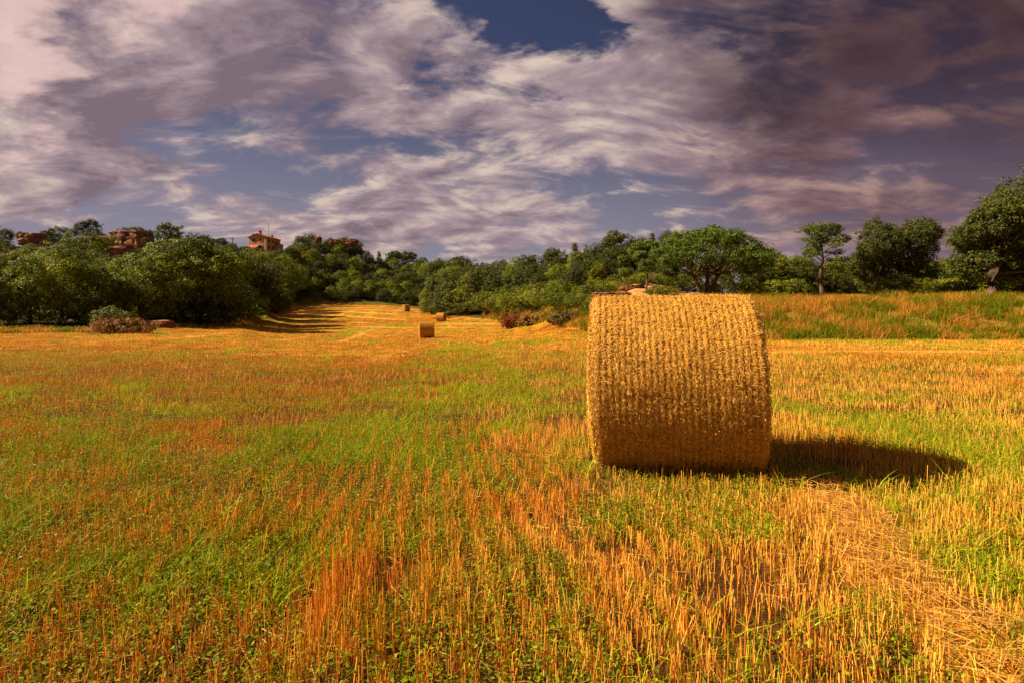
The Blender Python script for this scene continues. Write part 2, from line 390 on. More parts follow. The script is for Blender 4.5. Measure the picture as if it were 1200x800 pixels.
bp = t.new('ShaderNodeBump'); bp.inputs['Strength'].default_value = .7; bp.inputs['Distance'].default_value = .12
t.link(t.noise(ge.outputs['Position'], 5., 7, .7), bp.inputs['Height']); t.link(bp.outputs[0], bs.inputs['Normal'])
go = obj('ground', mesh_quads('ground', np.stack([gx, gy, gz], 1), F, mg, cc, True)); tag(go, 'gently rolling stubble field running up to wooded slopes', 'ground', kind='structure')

# ------------------------------------------------------------------ straw bales
rng = np.random.default_rng(7)
BL, BR = 1.335, .75     # length, radius
def bale_shape(p):
    """sag: flattened on the ground, corners rounded; p local with axis along x and centre at 0"""
    x, y, z = p[:, 0].copy(), p[:, 1].copy(), p[:, 2].copy()
    r = np.sqrt(y*y+z*z)
    lump = 1+.012*(fbm(x*3+9, np.arctan2(z, y)*2.5+30, 90, 3)-.5)*2
    y *= lump; z *= lump
    zb = -.70; k = .07
    z = np.where(z < zb+k, zb+k*np.exp((z-zb-k)/k)*1.0-.0, z)
    y = y*(1+.035*np.exp(-((z+.45)/.35)**2))
    x = x+.045*(-z/.75)*np.clip(r/.7, 0, 1)*np.clip(.5-z, 0, 1)
    return np.stack([x, y, (z+.705)*1.03], 1)
def rib(x):  # ridges between the turns of the net
    return .016*np.abs(np.cos(math.pi*(x+BL/2)/(BL/27)))**.7
def corner(x):  # rounding towards the ends
    q = np.clip((np.abs(x)-(BL/2-.06))/.06, 0, 1); return .035*q*q
def make_bale_meshes():
    nxs, na = 161, 220
    X = np.linspace(-BL/2, BL/2, nxs); A = np.linspace(0, 2*math.pi, na, endpoint=False)
    XX, AA = np.meshgrid(X, A, indexing='ij')
    rr = BR-.018+rib(XX)-corner(XX)
    V = [np.stack([XX.ravel(), (rr*np.cos(AA)).ravel(), (rr*np.sin(AA)).ravel()], 1)]
    I = np.arange(nxs*na).reshape(nxs, na); J = np.roll(I, -1, 1)
    F = [np.stack([I[:-1], J[:-1], J[1:], I[1:]], -1).reshape(-1, 4)]
    # ends: concentric rings with a bulge
    base = nxs*na
    for sgn, ring in ((-1, I[0]), (1, I[-1])):
        prev = ring
        for k, fr in enumerate(np.linspace(.97, .02, 14)):
            a = A; r = (BR-.05)*fr
            bul = .03*(1-fr**2)+.008*np.sin(fr*55)
            v = np.stack([np.full(na, sgn*(BL/2+bul)), r*np.cos(a), r*np.sin(a)], 1)
            V.append(v); cur = np.arange(base, base+na); base += na
            q = np.stack([prev, np.roll(prev, -1), np.roll(cur, -1), cur], -1)
            F.append(q if sgn < 0 else q[:, ::-1]); prev = cur
    V = np.concatenate(V); F = np.concatenate(F)
    n = len(V); cn = fbm(V[:, 0]*25, np.arctan2(V[:, 2], V[:, 1])*18+50, 91, 3)[:, None]
    core_c = np.array([.36, .17, .03])*(.5+.9*cn)
    # straws
    VS = [bale_shape(V)]; FS = [F]; CS = [core_c]; base = n
    def straws(c, t, nrm, L, Wd, colr):
        nonlocal base
        b = np.cross(nrm, t); b /= np.linalg.norm(b, axis=1)[:, None]
        bend = nrm*(L*.12)[:, None]
        p = np.stack([c-t*L[:, None]/2-b*Wd[:, None]/2-bend, c-t*L[:, None]/2+b*Wd[:, None]/2-bend,
                      c+b*Wd[:, None]/2+bend*.3, c-b*Wd[:, None]/2+bend*.3,
                      c+t*L[:, None]/2+b*Wd[:, None]/2-bend*.6, c+t*L[:, None]/2-b*Wd[:, None]/2-bend*.6], 1)
        m = len(c); V = p.reshape(-1, 3)
        k = np.arange(m)[:, None]*6+base
        f = np.concatenate([k+[[0, 1, 2, 3]], k+[[3, 2, 4, 5]]])
        VS.append(bale_shape(V)); FS.append(f); CS.append(np.repeat(colr, 6, 0)); base += m*6
    m = 150000
    x = rng.uniform(-BL/2, BL/2, m); a = rng.uniform(0, 2*math.pi, m)
    r = BR+rib(x)-corner(x)+rng.normal(0, .005, m)+.004
    nrm = np.stack([np.zeros(m), np.cos(a), np.sin(a)], 1)+rng.normal(0, .13, (m, 3)); nrm /= np.linalg.norm(nrm, axis=1)[:, None]
    tang = np.stack([np.zeros(m), -np.sin(a), np.cos(a)], 1); ax = np.tile([1., 0, 0], (m, 1))
    th = rng.normal(0, 1.0, m); t = tang*np.cos(th)[:, None]+ax*np.sin(th)[:, None]
    t -= nrm*np.sum(t*nrm, 1)[:, None]; t /= np.linalg.norm(t, axis=1)[:, None]
    L = rng.uniform(.016, .045, m); Wd = rng.uniform(.0022, .0044, m)
    q = rng.random(m)[:, None]; cl = GOLD*(1-.8*q)+PALE*.8*q; dk = rng.random(m) < .24; cl[dk] = np.array([.36, .14, .015]); cl *= rng.uniform(.75, 1.15, (m, 1))
    straws(np.stack([x, r*np.cos(a), r*np.sin(a)], 1), t, nrm, L, Wd, cl)
    # stray straws sticking out of the barrel and along its rims
    m = 4800
    x = np.where(rng.random(m) < .45, rng.choice([-1, 1], m)*(BL/2-rng.uniform(0, .05, m)), rng.uniform(-BL/2, BL/2, m)); a = rng.uniform(0, 2*math.pi, m)
    out_ = np.stack([np.zeros(m), np.cos(a), np.sin(a)], 1); t = out_*.55+rng.normal(0, .8, (m, 3)); t /= np.linalg.norm(t, axis=1)[:, None]
    nrm = np.cross(t, rng.normal(0, 1, (m, 3))); nrm /= np.linalg.norm(nrm, axis=1)[:, None]
    r = BR-corner(x)+.012
    straws(np.stack([x, r*np.cos(a), r*np.sin(a)], 1), t, nrm, rng.uniform(.03, .10, m), rng.uniform(.002, .0035, m), PALE*rng.uniform(.6, 1.0, (m, 1)))
    # ends: straw wound in a spiral
    for sgn in (-1, 1):
        m = 9000; rr = BR*.955*np.sqrt(rng.random(m)); a = rng.uniform(0, 2*math.pi, m)
        nrm = np.tile([sgn*1., 0, 0], (m, 1))+rng.normal(0, .3, (m, 3)); nrm /= np.linalg.norm(nrm, axis=1)[:, None]
        tang = np.stack([np.zeros(m), -np.sin(a), np.cos(a)], 1)+rng.normal(0, .35, (m, 3)); tang -= nrm*np.sum(tang*nrm, 1)[:, None]; tang /= np.linalg.norm(tang, axis=1)[:, None]
        c = np.stack([sgn*(BL/2+.006+.03*(1-(rr/BR)**2)+.008*np.sin(rr/BR*55)+rng.normal(0, .004, m)), rr*np.cos(a), rr*np.sin(a)], 1)
        q = rng.random(m)[:, None]; cl = (GOLD*(1-q)+PALE*q)*rng.uniform(.6, 1.0, (m, 1))
        straws(c, tang, nrm, rng.uniform(.03, .09, m), rng.uniform(.003, .007, m), cl)
    body = mesh_quads('straw_body', np.concatenate(VS), np.concatenate(FS), M_straw, np.concatenate(CS))
    # net: thin turns of twine pressed into the straw, and slanting cross threads
    vs = []; fs = []; base = 0; na = 150
    A = np.linspace(0, 2*math.pi, na, endpoint=False)
    for k in range(28):
        x0 = -BL/2+BL/27*k; x0 = max(-BL/2+.015, min(BL/2-.015, x0))
        xx = x0+.004*np.sin(A*5+k*1.7)+.003*np.sin(A*11+k)
        rr = BR-corner(np.array([x0]))[0]+.011+.004*np.sin(A*17+k*2.1)
        wd = .0030
        a0 = np.stack([xx-wd, rr*np.cos(A), rr*np.sin(A)], 1); a1 = np.stack([xx+wd, rr*np.cos(A), rr*np.sin(A)], 1)
        vs += [a0, a1]; i0 = np.arange(na)+base; i1 = i0+na; fs.append(np.stack([i0, i1, np.roll(i1, -1), np.roll(i0, -1)], -1)); base += 2*na
    net = mesh_quads('net_wrap', bale_shape(np.concatenate(vs)), np.concatenate(fs), M_net)
    return body, net
body_me, net_me = make_bale_meshes()
def make_bale():
    t_ = empty('hay_bale', (0, 0, 0)); obj('straw_body', body_me, t_); obj('net_wrap', net_me, t_); return t_
bale0 = make_bale()
def copy_tree(o, parent=None):
    c = o.copy(); COL.objects.link(c); c.parent = parent
    for ch in list(o.children): copy_tree(ch, c)
    return c
bales = [(790, 5.14, -9, 'large round golden straw bale standing alone in the foreground stubble'),
         (499.5, 53.5, 14, 'nearest small round bale out in the field, on pale scattered straw'),
         (517, 97, -14, 'small distant bale close to the foot of the middle wood'),
         (475.3, 128, 48, 'tiny far bale at the top of the field, showing a lit round end'),
         (497.2, 158, 36, 'farthest tiny pale bale, half tucked behind the corner of the middle wood')]
for i, (pxx, Y, rz, lab) in enumerate(bales):
    o = bale0 if i == 0 else copy_tree(bale0)
    X = (pxx-600)/FPX*Y; 
    if i == 0: X = 1.405
    o.location = (X, Y, h1(X, Y)-.012); o.rotation_euler = (0, 0, R(rz))
    tag(o, lab, 'straw bale', 'round straw bales left on the stubble field')

# ------------------------------------------------------------------ stubble, grass, weeds
rng = np.random.default_rng(11)
def scatter(y0, y1, dens, xm=1.06, pad=3.2):
    """random spots in a wedge of ground that opens away from the near edge"""
    n = int(dens*((y1*y1-y0*y0)*xm+2*pad*(y1-y0)))
    y = np.sqrt(rng.uniform(y0*y0, y1*y1, n)); x = rng.uniform(-1, 1, n)*(y*xm+pad)
    return x, y
bx, by = bales_xy = (1.405, 5.14)
def off_bale(x, y):
    c, s = math.cos(R(-9)), math.sin(R(-9)); lx = (x-bx)*c+(y-by)*s; ly = -(x-bx)*s+(y-by)*c
    return ~((np.abs(lx) < .70) & (np.abs(ly) < .42))
def blades(x, y, H, Wd, lean, colr, curve=0.0, seg=2, z0=None, faceY=2.0, tip=.25):
    n = len(x); z = hgt(x, y) if z0 is None else z0
    az = rng.uniform(0, 2*math.pi, n); ld = np.stack([np.cos(az), np.sin(az), np.zeros(n)], 1)*(lean)[:, None]
    fa = rng.normal(0, faceY, n); wv = np.stack([np.cos(fa), np.sin(fa), np.zeros(n)], 1)*Wd[:, None]/2
    b = np.stack([x, y, z-.01], 1); rows = []
    for k in range(seg+1):
        f = k/seg; p = b+ld*(H*(f*(1-curve)+curve*f*f*1.6))[:, None]; p[:, 2] += H*(f-curve*.35*f*f)
        ww = wv*(1-(1-tip)*f**1.5); rows += [p-ww, p+ww]
    V = np.stack(rows, 1).reshape(-1, 3); m = 2*(seg+1)
    k = np.arange(n)[:, None]*m
    F = np.concatenate([k+[[2*i, 2*i+1, 2*i+3, 2*i+2]] for i in range(seg)])
    return V, F, np.repeat(colr, m, 0)
class Bag:
    def __init__(s): s.V = []; s.F = []; s.C = []; s.n = 0
    def add(s, v):
        V, F, C = v; s.V.append(V); s.F.append(F+s.n); s.C.append(C); s.n += len(V)
    def build(s, name, mat, label, cat):
        o = obj(name, mesh_quads(name, np.concatenate(s.V), np.concatenate(s.F), mat, np.concatenate(s.C)))
        return tag(o, label, cat, kind='stuff')
def infield(x, y, m=0.): return (edge(x, y)-y) > m
stub = Bag(); grs = Bag(); litter = Bag(); weed = Bag()
zones = [(1.2, 4, 2000, 1.0), (4, 7, 1150, 1.0), (7, 12, 420, 1.25), (12, 20, 190, 1.8), (20, 34, 75, 3.0), (34, 60, 26, 5.0), (60, 110, 7.5, 8.5)]
for (y0, y1, dn, wk) in zones:
    # --- cut stalks, standing in drilled rows
    x, y = scatter(y0, y1, dn*1.35)
    if y1 <= 20:
        c = rowc(x, y); sp = .15; k = np.round(c/sp); x = x+(k*sp+rng.normal(0, .022, len(x))-c)*(rng.random(len(x)) < .8)
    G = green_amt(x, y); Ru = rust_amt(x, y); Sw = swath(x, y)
    clump = fbm(x*5, y*5, 101, 2)
    keep = (rng.random(len(x)) < (1-.5*G)*(1-.62*Sw)*np.maximum(.16, sst(.34, .60, clump*.6+.4*fbm(x*1.9, y*1.9, 103, 3)+.06))) & off_bale(x, y) & infield(x, y, .5)
    x, y, G, Ru = x[keep], y[keep], G[keep], Ru[keep]; n = len(x)
    H = rng.uniform(.062, .132, n)*(1+.5*(fbm(x*.9, y*.9, 111, 2)-.4))*np.where(rng.random(n) < .05, 1.5, 1)
    Wd = rng.uniform(.0022, .0043, n)*wk
    if wk > 2: H *= .8
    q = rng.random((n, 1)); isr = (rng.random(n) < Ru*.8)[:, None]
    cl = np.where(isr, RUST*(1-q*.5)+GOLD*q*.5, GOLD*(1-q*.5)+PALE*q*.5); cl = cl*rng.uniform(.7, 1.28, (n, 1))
    br = rng.random(n) < .12; cl[br] = BROWN
    stub.add(blades(x, y, H, Wd, np.abs(rng.normal(0, .20, n)), cl, 0, 1, tip=.8))
    # --- green grass
    x, y = scatter(y0, y1, dn*1.7)
    G = green_amt(x, y); Sw = swath(x, y); cn = fbm(x*3.2, y*3.2, 121, 3)
    keep = (rng.random(len(x)) < (.27+.66*G)*(1-.8*Sw)*np.maximum(.14, sst(.34, .56, cn+.12*G))) & off_bale(x, y) & infield(x, y, .3)
    x, y, G, cn = x[keep], y[keep], G[keep], cn[keep]; n = len(x)
    H = rng.uniform(.04, .15, n)*(.5+.45*G+.6*cn); tall = rng.random(n) < .04; H[tall] *= 1.7
    Wd = rng.uniform(.0035, .0085, n)*(wk**.95)
    q = rng.random((n, 1)); hue = fbm(x*1.3, y*1.3, 131, 2)[:, None]
    dark = sst(0., -2.5, x)[:, None]*(1-sst(5, 9, y))[:, None]  # near-left grass coloured darker, standing in for the vignetted corner
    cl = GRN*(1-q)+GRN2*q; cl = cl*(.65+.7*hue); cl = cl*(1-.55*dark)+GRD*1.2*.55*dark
    ye = rng.random(n) < .12; cl[ye] = np.array([.48, .40, .03])
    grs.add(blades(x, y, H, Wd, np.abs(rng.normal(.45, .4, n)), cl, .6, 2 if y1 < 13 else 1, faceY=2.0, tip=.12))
    # --- broad-leaved weeds: little leaf pairs close to the ground
    if y1 <= 20:
        x, y = scatter(y0, y1, dn*3.4)
        cn = fbm(x*1.4+7, y*1.4, 141, 3); G = green_amt(x, y)
        lf = sst(.3, -1.3, x)*(1-sst(3.6, 7.5, y))
        keep = (rng.random(len(x)) < sst(.40, .62, cn+.06*G+.22*lf)*(1-swath(x, y))) & off_bale(x, y); x, y = x[keep], y[keep]
        n = len(x); z = hgt(x, y)+rng.uniform(.015, .10, n)
        nr = rng.normal(0, .55, (n, 3)); nr[:, 2] = 1; nr /= np.linalg.norm(nr, axis=1)[:, None]
        tt = np.cross(nr, rng.normal(0, 1, (n, 3))); tt /= np.linalg.norm(tt, axis=1)[:, None]; bb = np.cross(nr, tt)
        L = (rng.uniform(.005, .0125, n)*wk**.6)[:, None]; c0 = np.stack([x, y, z], 1)
        V = np.stack([c0-tt*L, c0-bb*L*.55, c0+tt*L, c0+bb*L*.55], 1).reshape(-1, 3); F = np.arange(n)[:, None]*4+[[0, 1, 2, 3]]
        q = rng.random((n, 1)); cl = (GRD*1.2*(1-q)+GRN2*.62*q)*rng.uniform(.7, 1.3, (n, 1))
        weed.add((V, F, np.repeat(cl, 4, 0)))
    # --- cut straw lying about
    x, y = scatter(y0, y1, dn*1.2)
    Sw = swath(x, y); patch = sst(.45, .62, fbm(x*.9, y*.9, 151, 3))
    keep = (rng.random(len(x)) < np.clip(Sw*1.0+.13*patch+.03, 0, 1)*(1 if y1 < 25 else .7)) & infield(x, y, .5)
    x, y, Sw = x[keep], y[keep], Sw[keep]; n = len(x)
    z = hgt(x, y)+rng.uniform(.005, .05, n)+Sw*rng.uniform(.0, .06, n)
    a = rng.uniform(0, math.pi, n); el = rng.normal(0, .16, n)
    tt = np.stack([np.cos(a)*np.cos(el), np.sin(a)*np.cos(el), np.sin(el)], 1); L = (rng.uniform(.04, .17, n)*(1+.15*(wk-1)))[:, None]
    bb = np.cross(tt, np.array([0, 0, 1.])); bb = bb+np.array([0, 0, 1.])*rng.normal(0, .5, (n, 1)); bb /= np.linalg.norm(bb, axis=1)[:, None]
    Wd = (rng.uniform(.0022, .0042, n)*wk)[:, None]; c0 = np.stack([x, y, z], 1)
    V = np.stack([c0-tt*L/2-bb*Wd/2, c0+tt*L/2-bb*Wd/2, c0+tt*L/2+bb*Wd/2, c0-tt*L/2+bb*Wd/2], 1).reshape(-1, 3); F = np.arange(n)[:, None]*4+[[0, 1, 2, 3]]
    q = rng.random((n, 1)); cl = (np.array([.66, .24, .03])*(1-q)+PALE*.8*q)*rng.uniform(.5, 1.05, (n, 1))
    litter.add((V, F, np.repeat(cl, 4, 0)))
# tall blades of grass in loose tufts, long leaves that catch the sun
for (cx_, cy_, k, hh) in [(2.05, 4.2, 26, .22), (2.6, 4.15, 20, .22), (2.9, 4.3, 22, .2), (3.3, 4.2, 16, .2), (1.8, 4.25, 14, .2), (.35, 4.6, 10, .2), (.62, 4.62, 8, .2), (-.1, 4.35, 26, .2), (-1.95, 3.5, 16, .24),
                          (-2.6, 3.8, 14, .24), (-1.1, 2.6, 22, .24), (-.95, 3.1, 40, .2), (-1.5, 3.0, 12, .22), (-2.1, 2.5, 14, .22), (-1.9, 4.4, 14, .2), (-3.2, 4.8, 16, .2), (.75, 2.5, 14, .2), (1.2, 2.3, 14, .2),
                          (.2, 2.4, 14, .2), (2.9, 3.3, 30, .2), (3.4, 3.6, 30, .2), (3.0, 2.9, 20, .2), (-.15, 3.3, 16, .2), (3.9, 4.9, 26, .2), (4.3, 5.4, 24, .2), (4.6, 4.6, 30, .18), (2.6, 3.2, 16, .2), (-4, 5.6, 20, .22), (-2.9, 6.2, 20, .2)]:
    x = rng.normal(cx_, .07, k); y = rng.normal(cy_, .07, k)
    q = rng.random((k, 1)); grs.add(blades(x, y, rng.uniform(.55, 1.1, k)*hh, rng.uniform(.006, .011, k), np.abs(rng.normal(.45, .35, k)), (GRN*(1-q)+GRN2*1.15*q), .6, 4, faceY=2.0, tip=.05))
# foreground stand of long uncut rust stalks
for (cx_, cy_, sx, sy, k, hh) in [(-.78, 2.45, .07, .25, 190, .26), (-.85, 2.9, .10, .2, 120, .22), (-.62, 2.25, .12, .15, 160, .2), (-.35, 2.5, .12, .25, 120, .2), (-1.15, 2.5, .08, .2, 60, .18), (.1, 2.4, .3, .3, 200, .17), (.6, 2.6, .3, .4, 200, .17), (-1.55, 2.6, .15, .2, 60, .17), (1.2, 2.6, .3, .3, 160, .16), (-.2, 3.4, .4, .4, 240, .17)]:
    x = rng.normal(cx_, sx, k); y = rng.normal(cy_, sy, k)
    q = rng.random((k, 1)); stub.add(blades(x, y, rng.uniform(.6, 1.1, k)*hh, rng.uniform(.0028, .0048, k), np.abs(rng.normal(0, .15, k)), (RUST*(1-q)+GOLD*q)*rng.uniform(.7, 1.2, (k, 1)), 0, 1, tip=.7))
stub.build('stubble', M_stub, 'rust and gold cut stalks standing in rows over the field', 'stubble')
grs.build('grass', M_grass, 'green grass growing up between the cut stalks', 'grass')
weed.build('low_weeds', M_grass, 'small round-leaved weeds carpeting the soil between stalks', 'weeds')
litter.build('loose_straw', M_stub, 'loose golden straw lying in a trail before the large bale and in windrows', 'straw')
# white weed flowers, mostly to the left
n = 330; x = rng.uniform(-4.2, .4, n); y = rng.uniform(2.1, 7.5, n); k = (np.abs(x) < y*1.0+.3) & (fbm(x*1.2, y*1.2, 161, 2) > .52); x, y = x[k], y[k]; n = len(x)
z = hgt(x, y)+rng.uniform(.07, .15, n); V = []; F = []; b = 0
for i in range(n):
    r_ = rng.uniform(.004, .008); tilt = rng.normal(0, .3, 2)
    c0 = np.array([x[i], y[i], z[i]])
    for a in np.arange(5)*2*math.pi/5:
        d1 = np.array([math.cos(a), math.sin(a), tilt[0]]); d2 = np.array([-math.sin(a), math.cos(a), tilt[1]])
        V += [c0, c0+d1*r_*.6+d2*r_*.45, c0+d1*r_*1.3, c0+d1*r_*.6-d2*r_*.45]; F.append([b, b+1, b+2, b+3]); b += 4
fl = obj('wild_flowers', mesh_quads('wild_flowers', np.array(V), np.array(F), M_grass, np.tile([.8, .72, .62], (len(V), 1))))
tag(fl, 'tiny white weed flowers dotted through the grass at left', 'flowers', kind='stuff')

# ------------------------------------------------------------------ tall dry grass on the banks and along the wood edges
bank_b = Bag()
def edge_grass(u0, u1, off0, off1, n, h0, h1_, wd, rustk, seed=0):
    u = rng.uniform(u0, u1, n); e = np.interp(u, *zip(*EDGE)); y = e+rng.uniform(off0, off1, n); x = (u-600)/FPX*y
    cn = fbm(x*.9, y*.9, 171+seed, 3); keep = rng.random(n) < sst(.25, .5, cn); x, y, cn = x[keep], y[keep], cn[keep]; m = len(x)
    H = rng.uniform(h0, h1_, m)*(.55+.9*fbm(x*.5, y*.5, 181, 2)); q = rng.random((m, 1))
    gg = sst(.44, .56, fbm(x*.7, y*1.0+20, 191+seed, 4, .6)+.05*(1-(y-e[keep])/9.0)-rustk)[:, None]
    gg = (rng.random((m, 1)) < gg*.85+.06)
    drc = np.where(rng.random((m, 1)) < .5, np.array([.48, .17, .015]), np.array([.66, .36, .05]))
    cl = np.where(gg, (GRN*(1-q)+GRN2*.7*q)*.62, drc)*rng.uniform(.6, 1.15, (m, 1))
    bank_b.add(blades(x, y, H, rng.uniform(.6, 1.3, m)*wd, np.abs(rng.normal(.25, .4, m)), cl, .5, 2, faceY=2., tip=.15))
edge_grass(830, 1420, -.2, 11, 90000, .25, .75, .028, 0.0)
edge_grass(830, 1420, -.8, 1.5, 12000, .25, .5, .03, -.05, 3)
edge_grass(680, 840, -.5, 8, 20000, .3, .6, .04, .05, 1)
edge_grass(565, 690, -2.5, 9, 16000, .3, .7, .055, .02, 2)
edge_grass(-250, 260, -1.2, 2.5, 16000, .2, .5, .05, .07, 4)
edge_grass(255, 500, -2, 4, 7000, .2, .6, .12, .03, 5)
bank_b.build('tall_dry_grass', M_grass, 'tall rust and green wild grass on the banks around the field', 'grass')

# ------------------------------------------------------------------ trees
def leaves(c, size, outw, rg, col, upb=.35, ratio=.6):
    n = len(c); nr = rg.normal(0, .6, (n, 3))+outw+np.array([0, 0, upb]); nr /= np.linalg.norm(nr, axis=1)[:, None]
    t_ = np.cross(nr, rg.normal(0, 1, (n, 3))); t_ /= np.linalg.norm(t_, axis=1)[:, None]; b_ = np.cross(nr, t_)
    s = size[:, None]; V = np.stack([c-t_*s, c-b_*s*ratio, c+t_*s, c+b_*s*ratio], 1).reshape(-1, 3)
    return V, np.arange(n)[:, None]*4+[[0, 1, 2, 3]], np.repeat(col, 4, 0)
def crown_mesh(name, lobes, rg, nclump, per, cr, lsize, c0, c1, mat, flat=1.0, fill=.25, conef=None):
    """lobes: (centre, radii). leaf clumps sit on and inside the lobes, giving an uneven outline with gaps"""
    vol = np.array([r[0]*r[1]*r[2] for _, r in lobes])**.667; pr = vol/vol.sum()
    which = rg.choice(len(lobes), nclump, p=pr)
    dr = rg.normal(0, 1, (nclump, 3)); dr /= np.linalg.norm(dr, axis=1)[:, None]
    rad = np.where(rg.random(nclump) < fill, rg.uniform(.35, .9, nclump), rg.uniform(.84, 1.06, nclump)); rad = np.where(rg.random(nclump) < .07, rg.uniform(1.1, 1.35, nclump), rad)
    C = np.array([l[0] for l in lobes])[which]; Rr = np.array([l[1] for l in lobes])[which]
    cc_ = C+dr*Rr*rad[:, None]
    # drop clumps that sit deep inside another lobe
    inside = np.zeros(nclump, bool)
    for lc, lr in lobes: inside |= (np.sum(((cc_-np.array(lc))/np.array(lr))**2, 1) < .42)
    cc_, dr = cc_[~inside], dr[~inside]; n = len(cc_)
    ltone = rg.random(len(lobes)); tone = np.clip(.55*ltone[which[~inside]][:, None]+.6*rg.random((n, 1))-.08, 0, 1); crr = cr*rg.uniform(.6, 1.3, n)
    o = rg.normal(0, 1, (n, per, 3)); o /= np.linalg.norm(o, axis=2)[:, :, None]; o *= rg.uniform(.3, 1, (n, per, 1))**.5
    pts = cc_[:, None, :]+o*crr[:, None, None]*np.array([1, 1, flat*.8])
    outw = (o*.7+dr[:, None, :]*.5).reshape(-1, 3); pts = pts.reshape(-1, 3)
    col = (c0*(1-tone)+c1*tone); col = np.repeat(col, per, 0)*rg.uniform(.75, 1.25, (n*per, 1))
    V, F, Cc = leaves(pts, rg.uniform(.6, 1.2, len(pts))*lsize, outw, rg, col)
    return mesh_quads(name, V, F, mat, Cc)
LG0 = np.array([.060, .086, .006]); LG1 = np.array([.29, .31, .010])
OD0 = np.array([.040, .052, .006]); OD1 = np.array([.115, .125, .010])
def trunk_mesh(name, H, r0, rg, forks=5, lean=.1, hfork=.35, spread=.3):
    m = MB(); lx, ly = rg.normal(0, lean, 2)
    pts = [(0, 0, -.4)]+[(lx*H*f**1.5+rg.normal(0, .03)*H*.2, ly*H*f**1.5+rg.normal(0, .03)*H*.2, H*f) for f in (.08, .2, .35, .5, .65, .8)]
    m.tube(pts, [r0*1.35, r0*1.05, r0*.9, r0*.75, r0*.55, r0*.35, r0*.12], 8)
    for k in range(forks):
        f = hfork+(.75-hfork)*rg.random(); i = min(5, max(1, int(f/.8*6))); p = Vector(pts[i]); a = rg.uniform(0, 6.28)+k*2.4; L = H*spread*rg.uniform(.7, 1.2)
        q = [p, p+Vector((math.cos(a)*L*.4, math.sin(a)*L*.4, L*.35)), p+Vector((math.cos(a)*L*.8, math.sin(a)*L*.8, L*.8)), p+Vector((math.cos(a+.3)*L*1.1, math.sin(a+.3)*L*1.1, L*1.2))]
        m.tube(q, [r0*.45, r0*.34, r0*.2, r0*.06], 6)
    return m.mesh(name, M_bark, True)
PROTO = {}
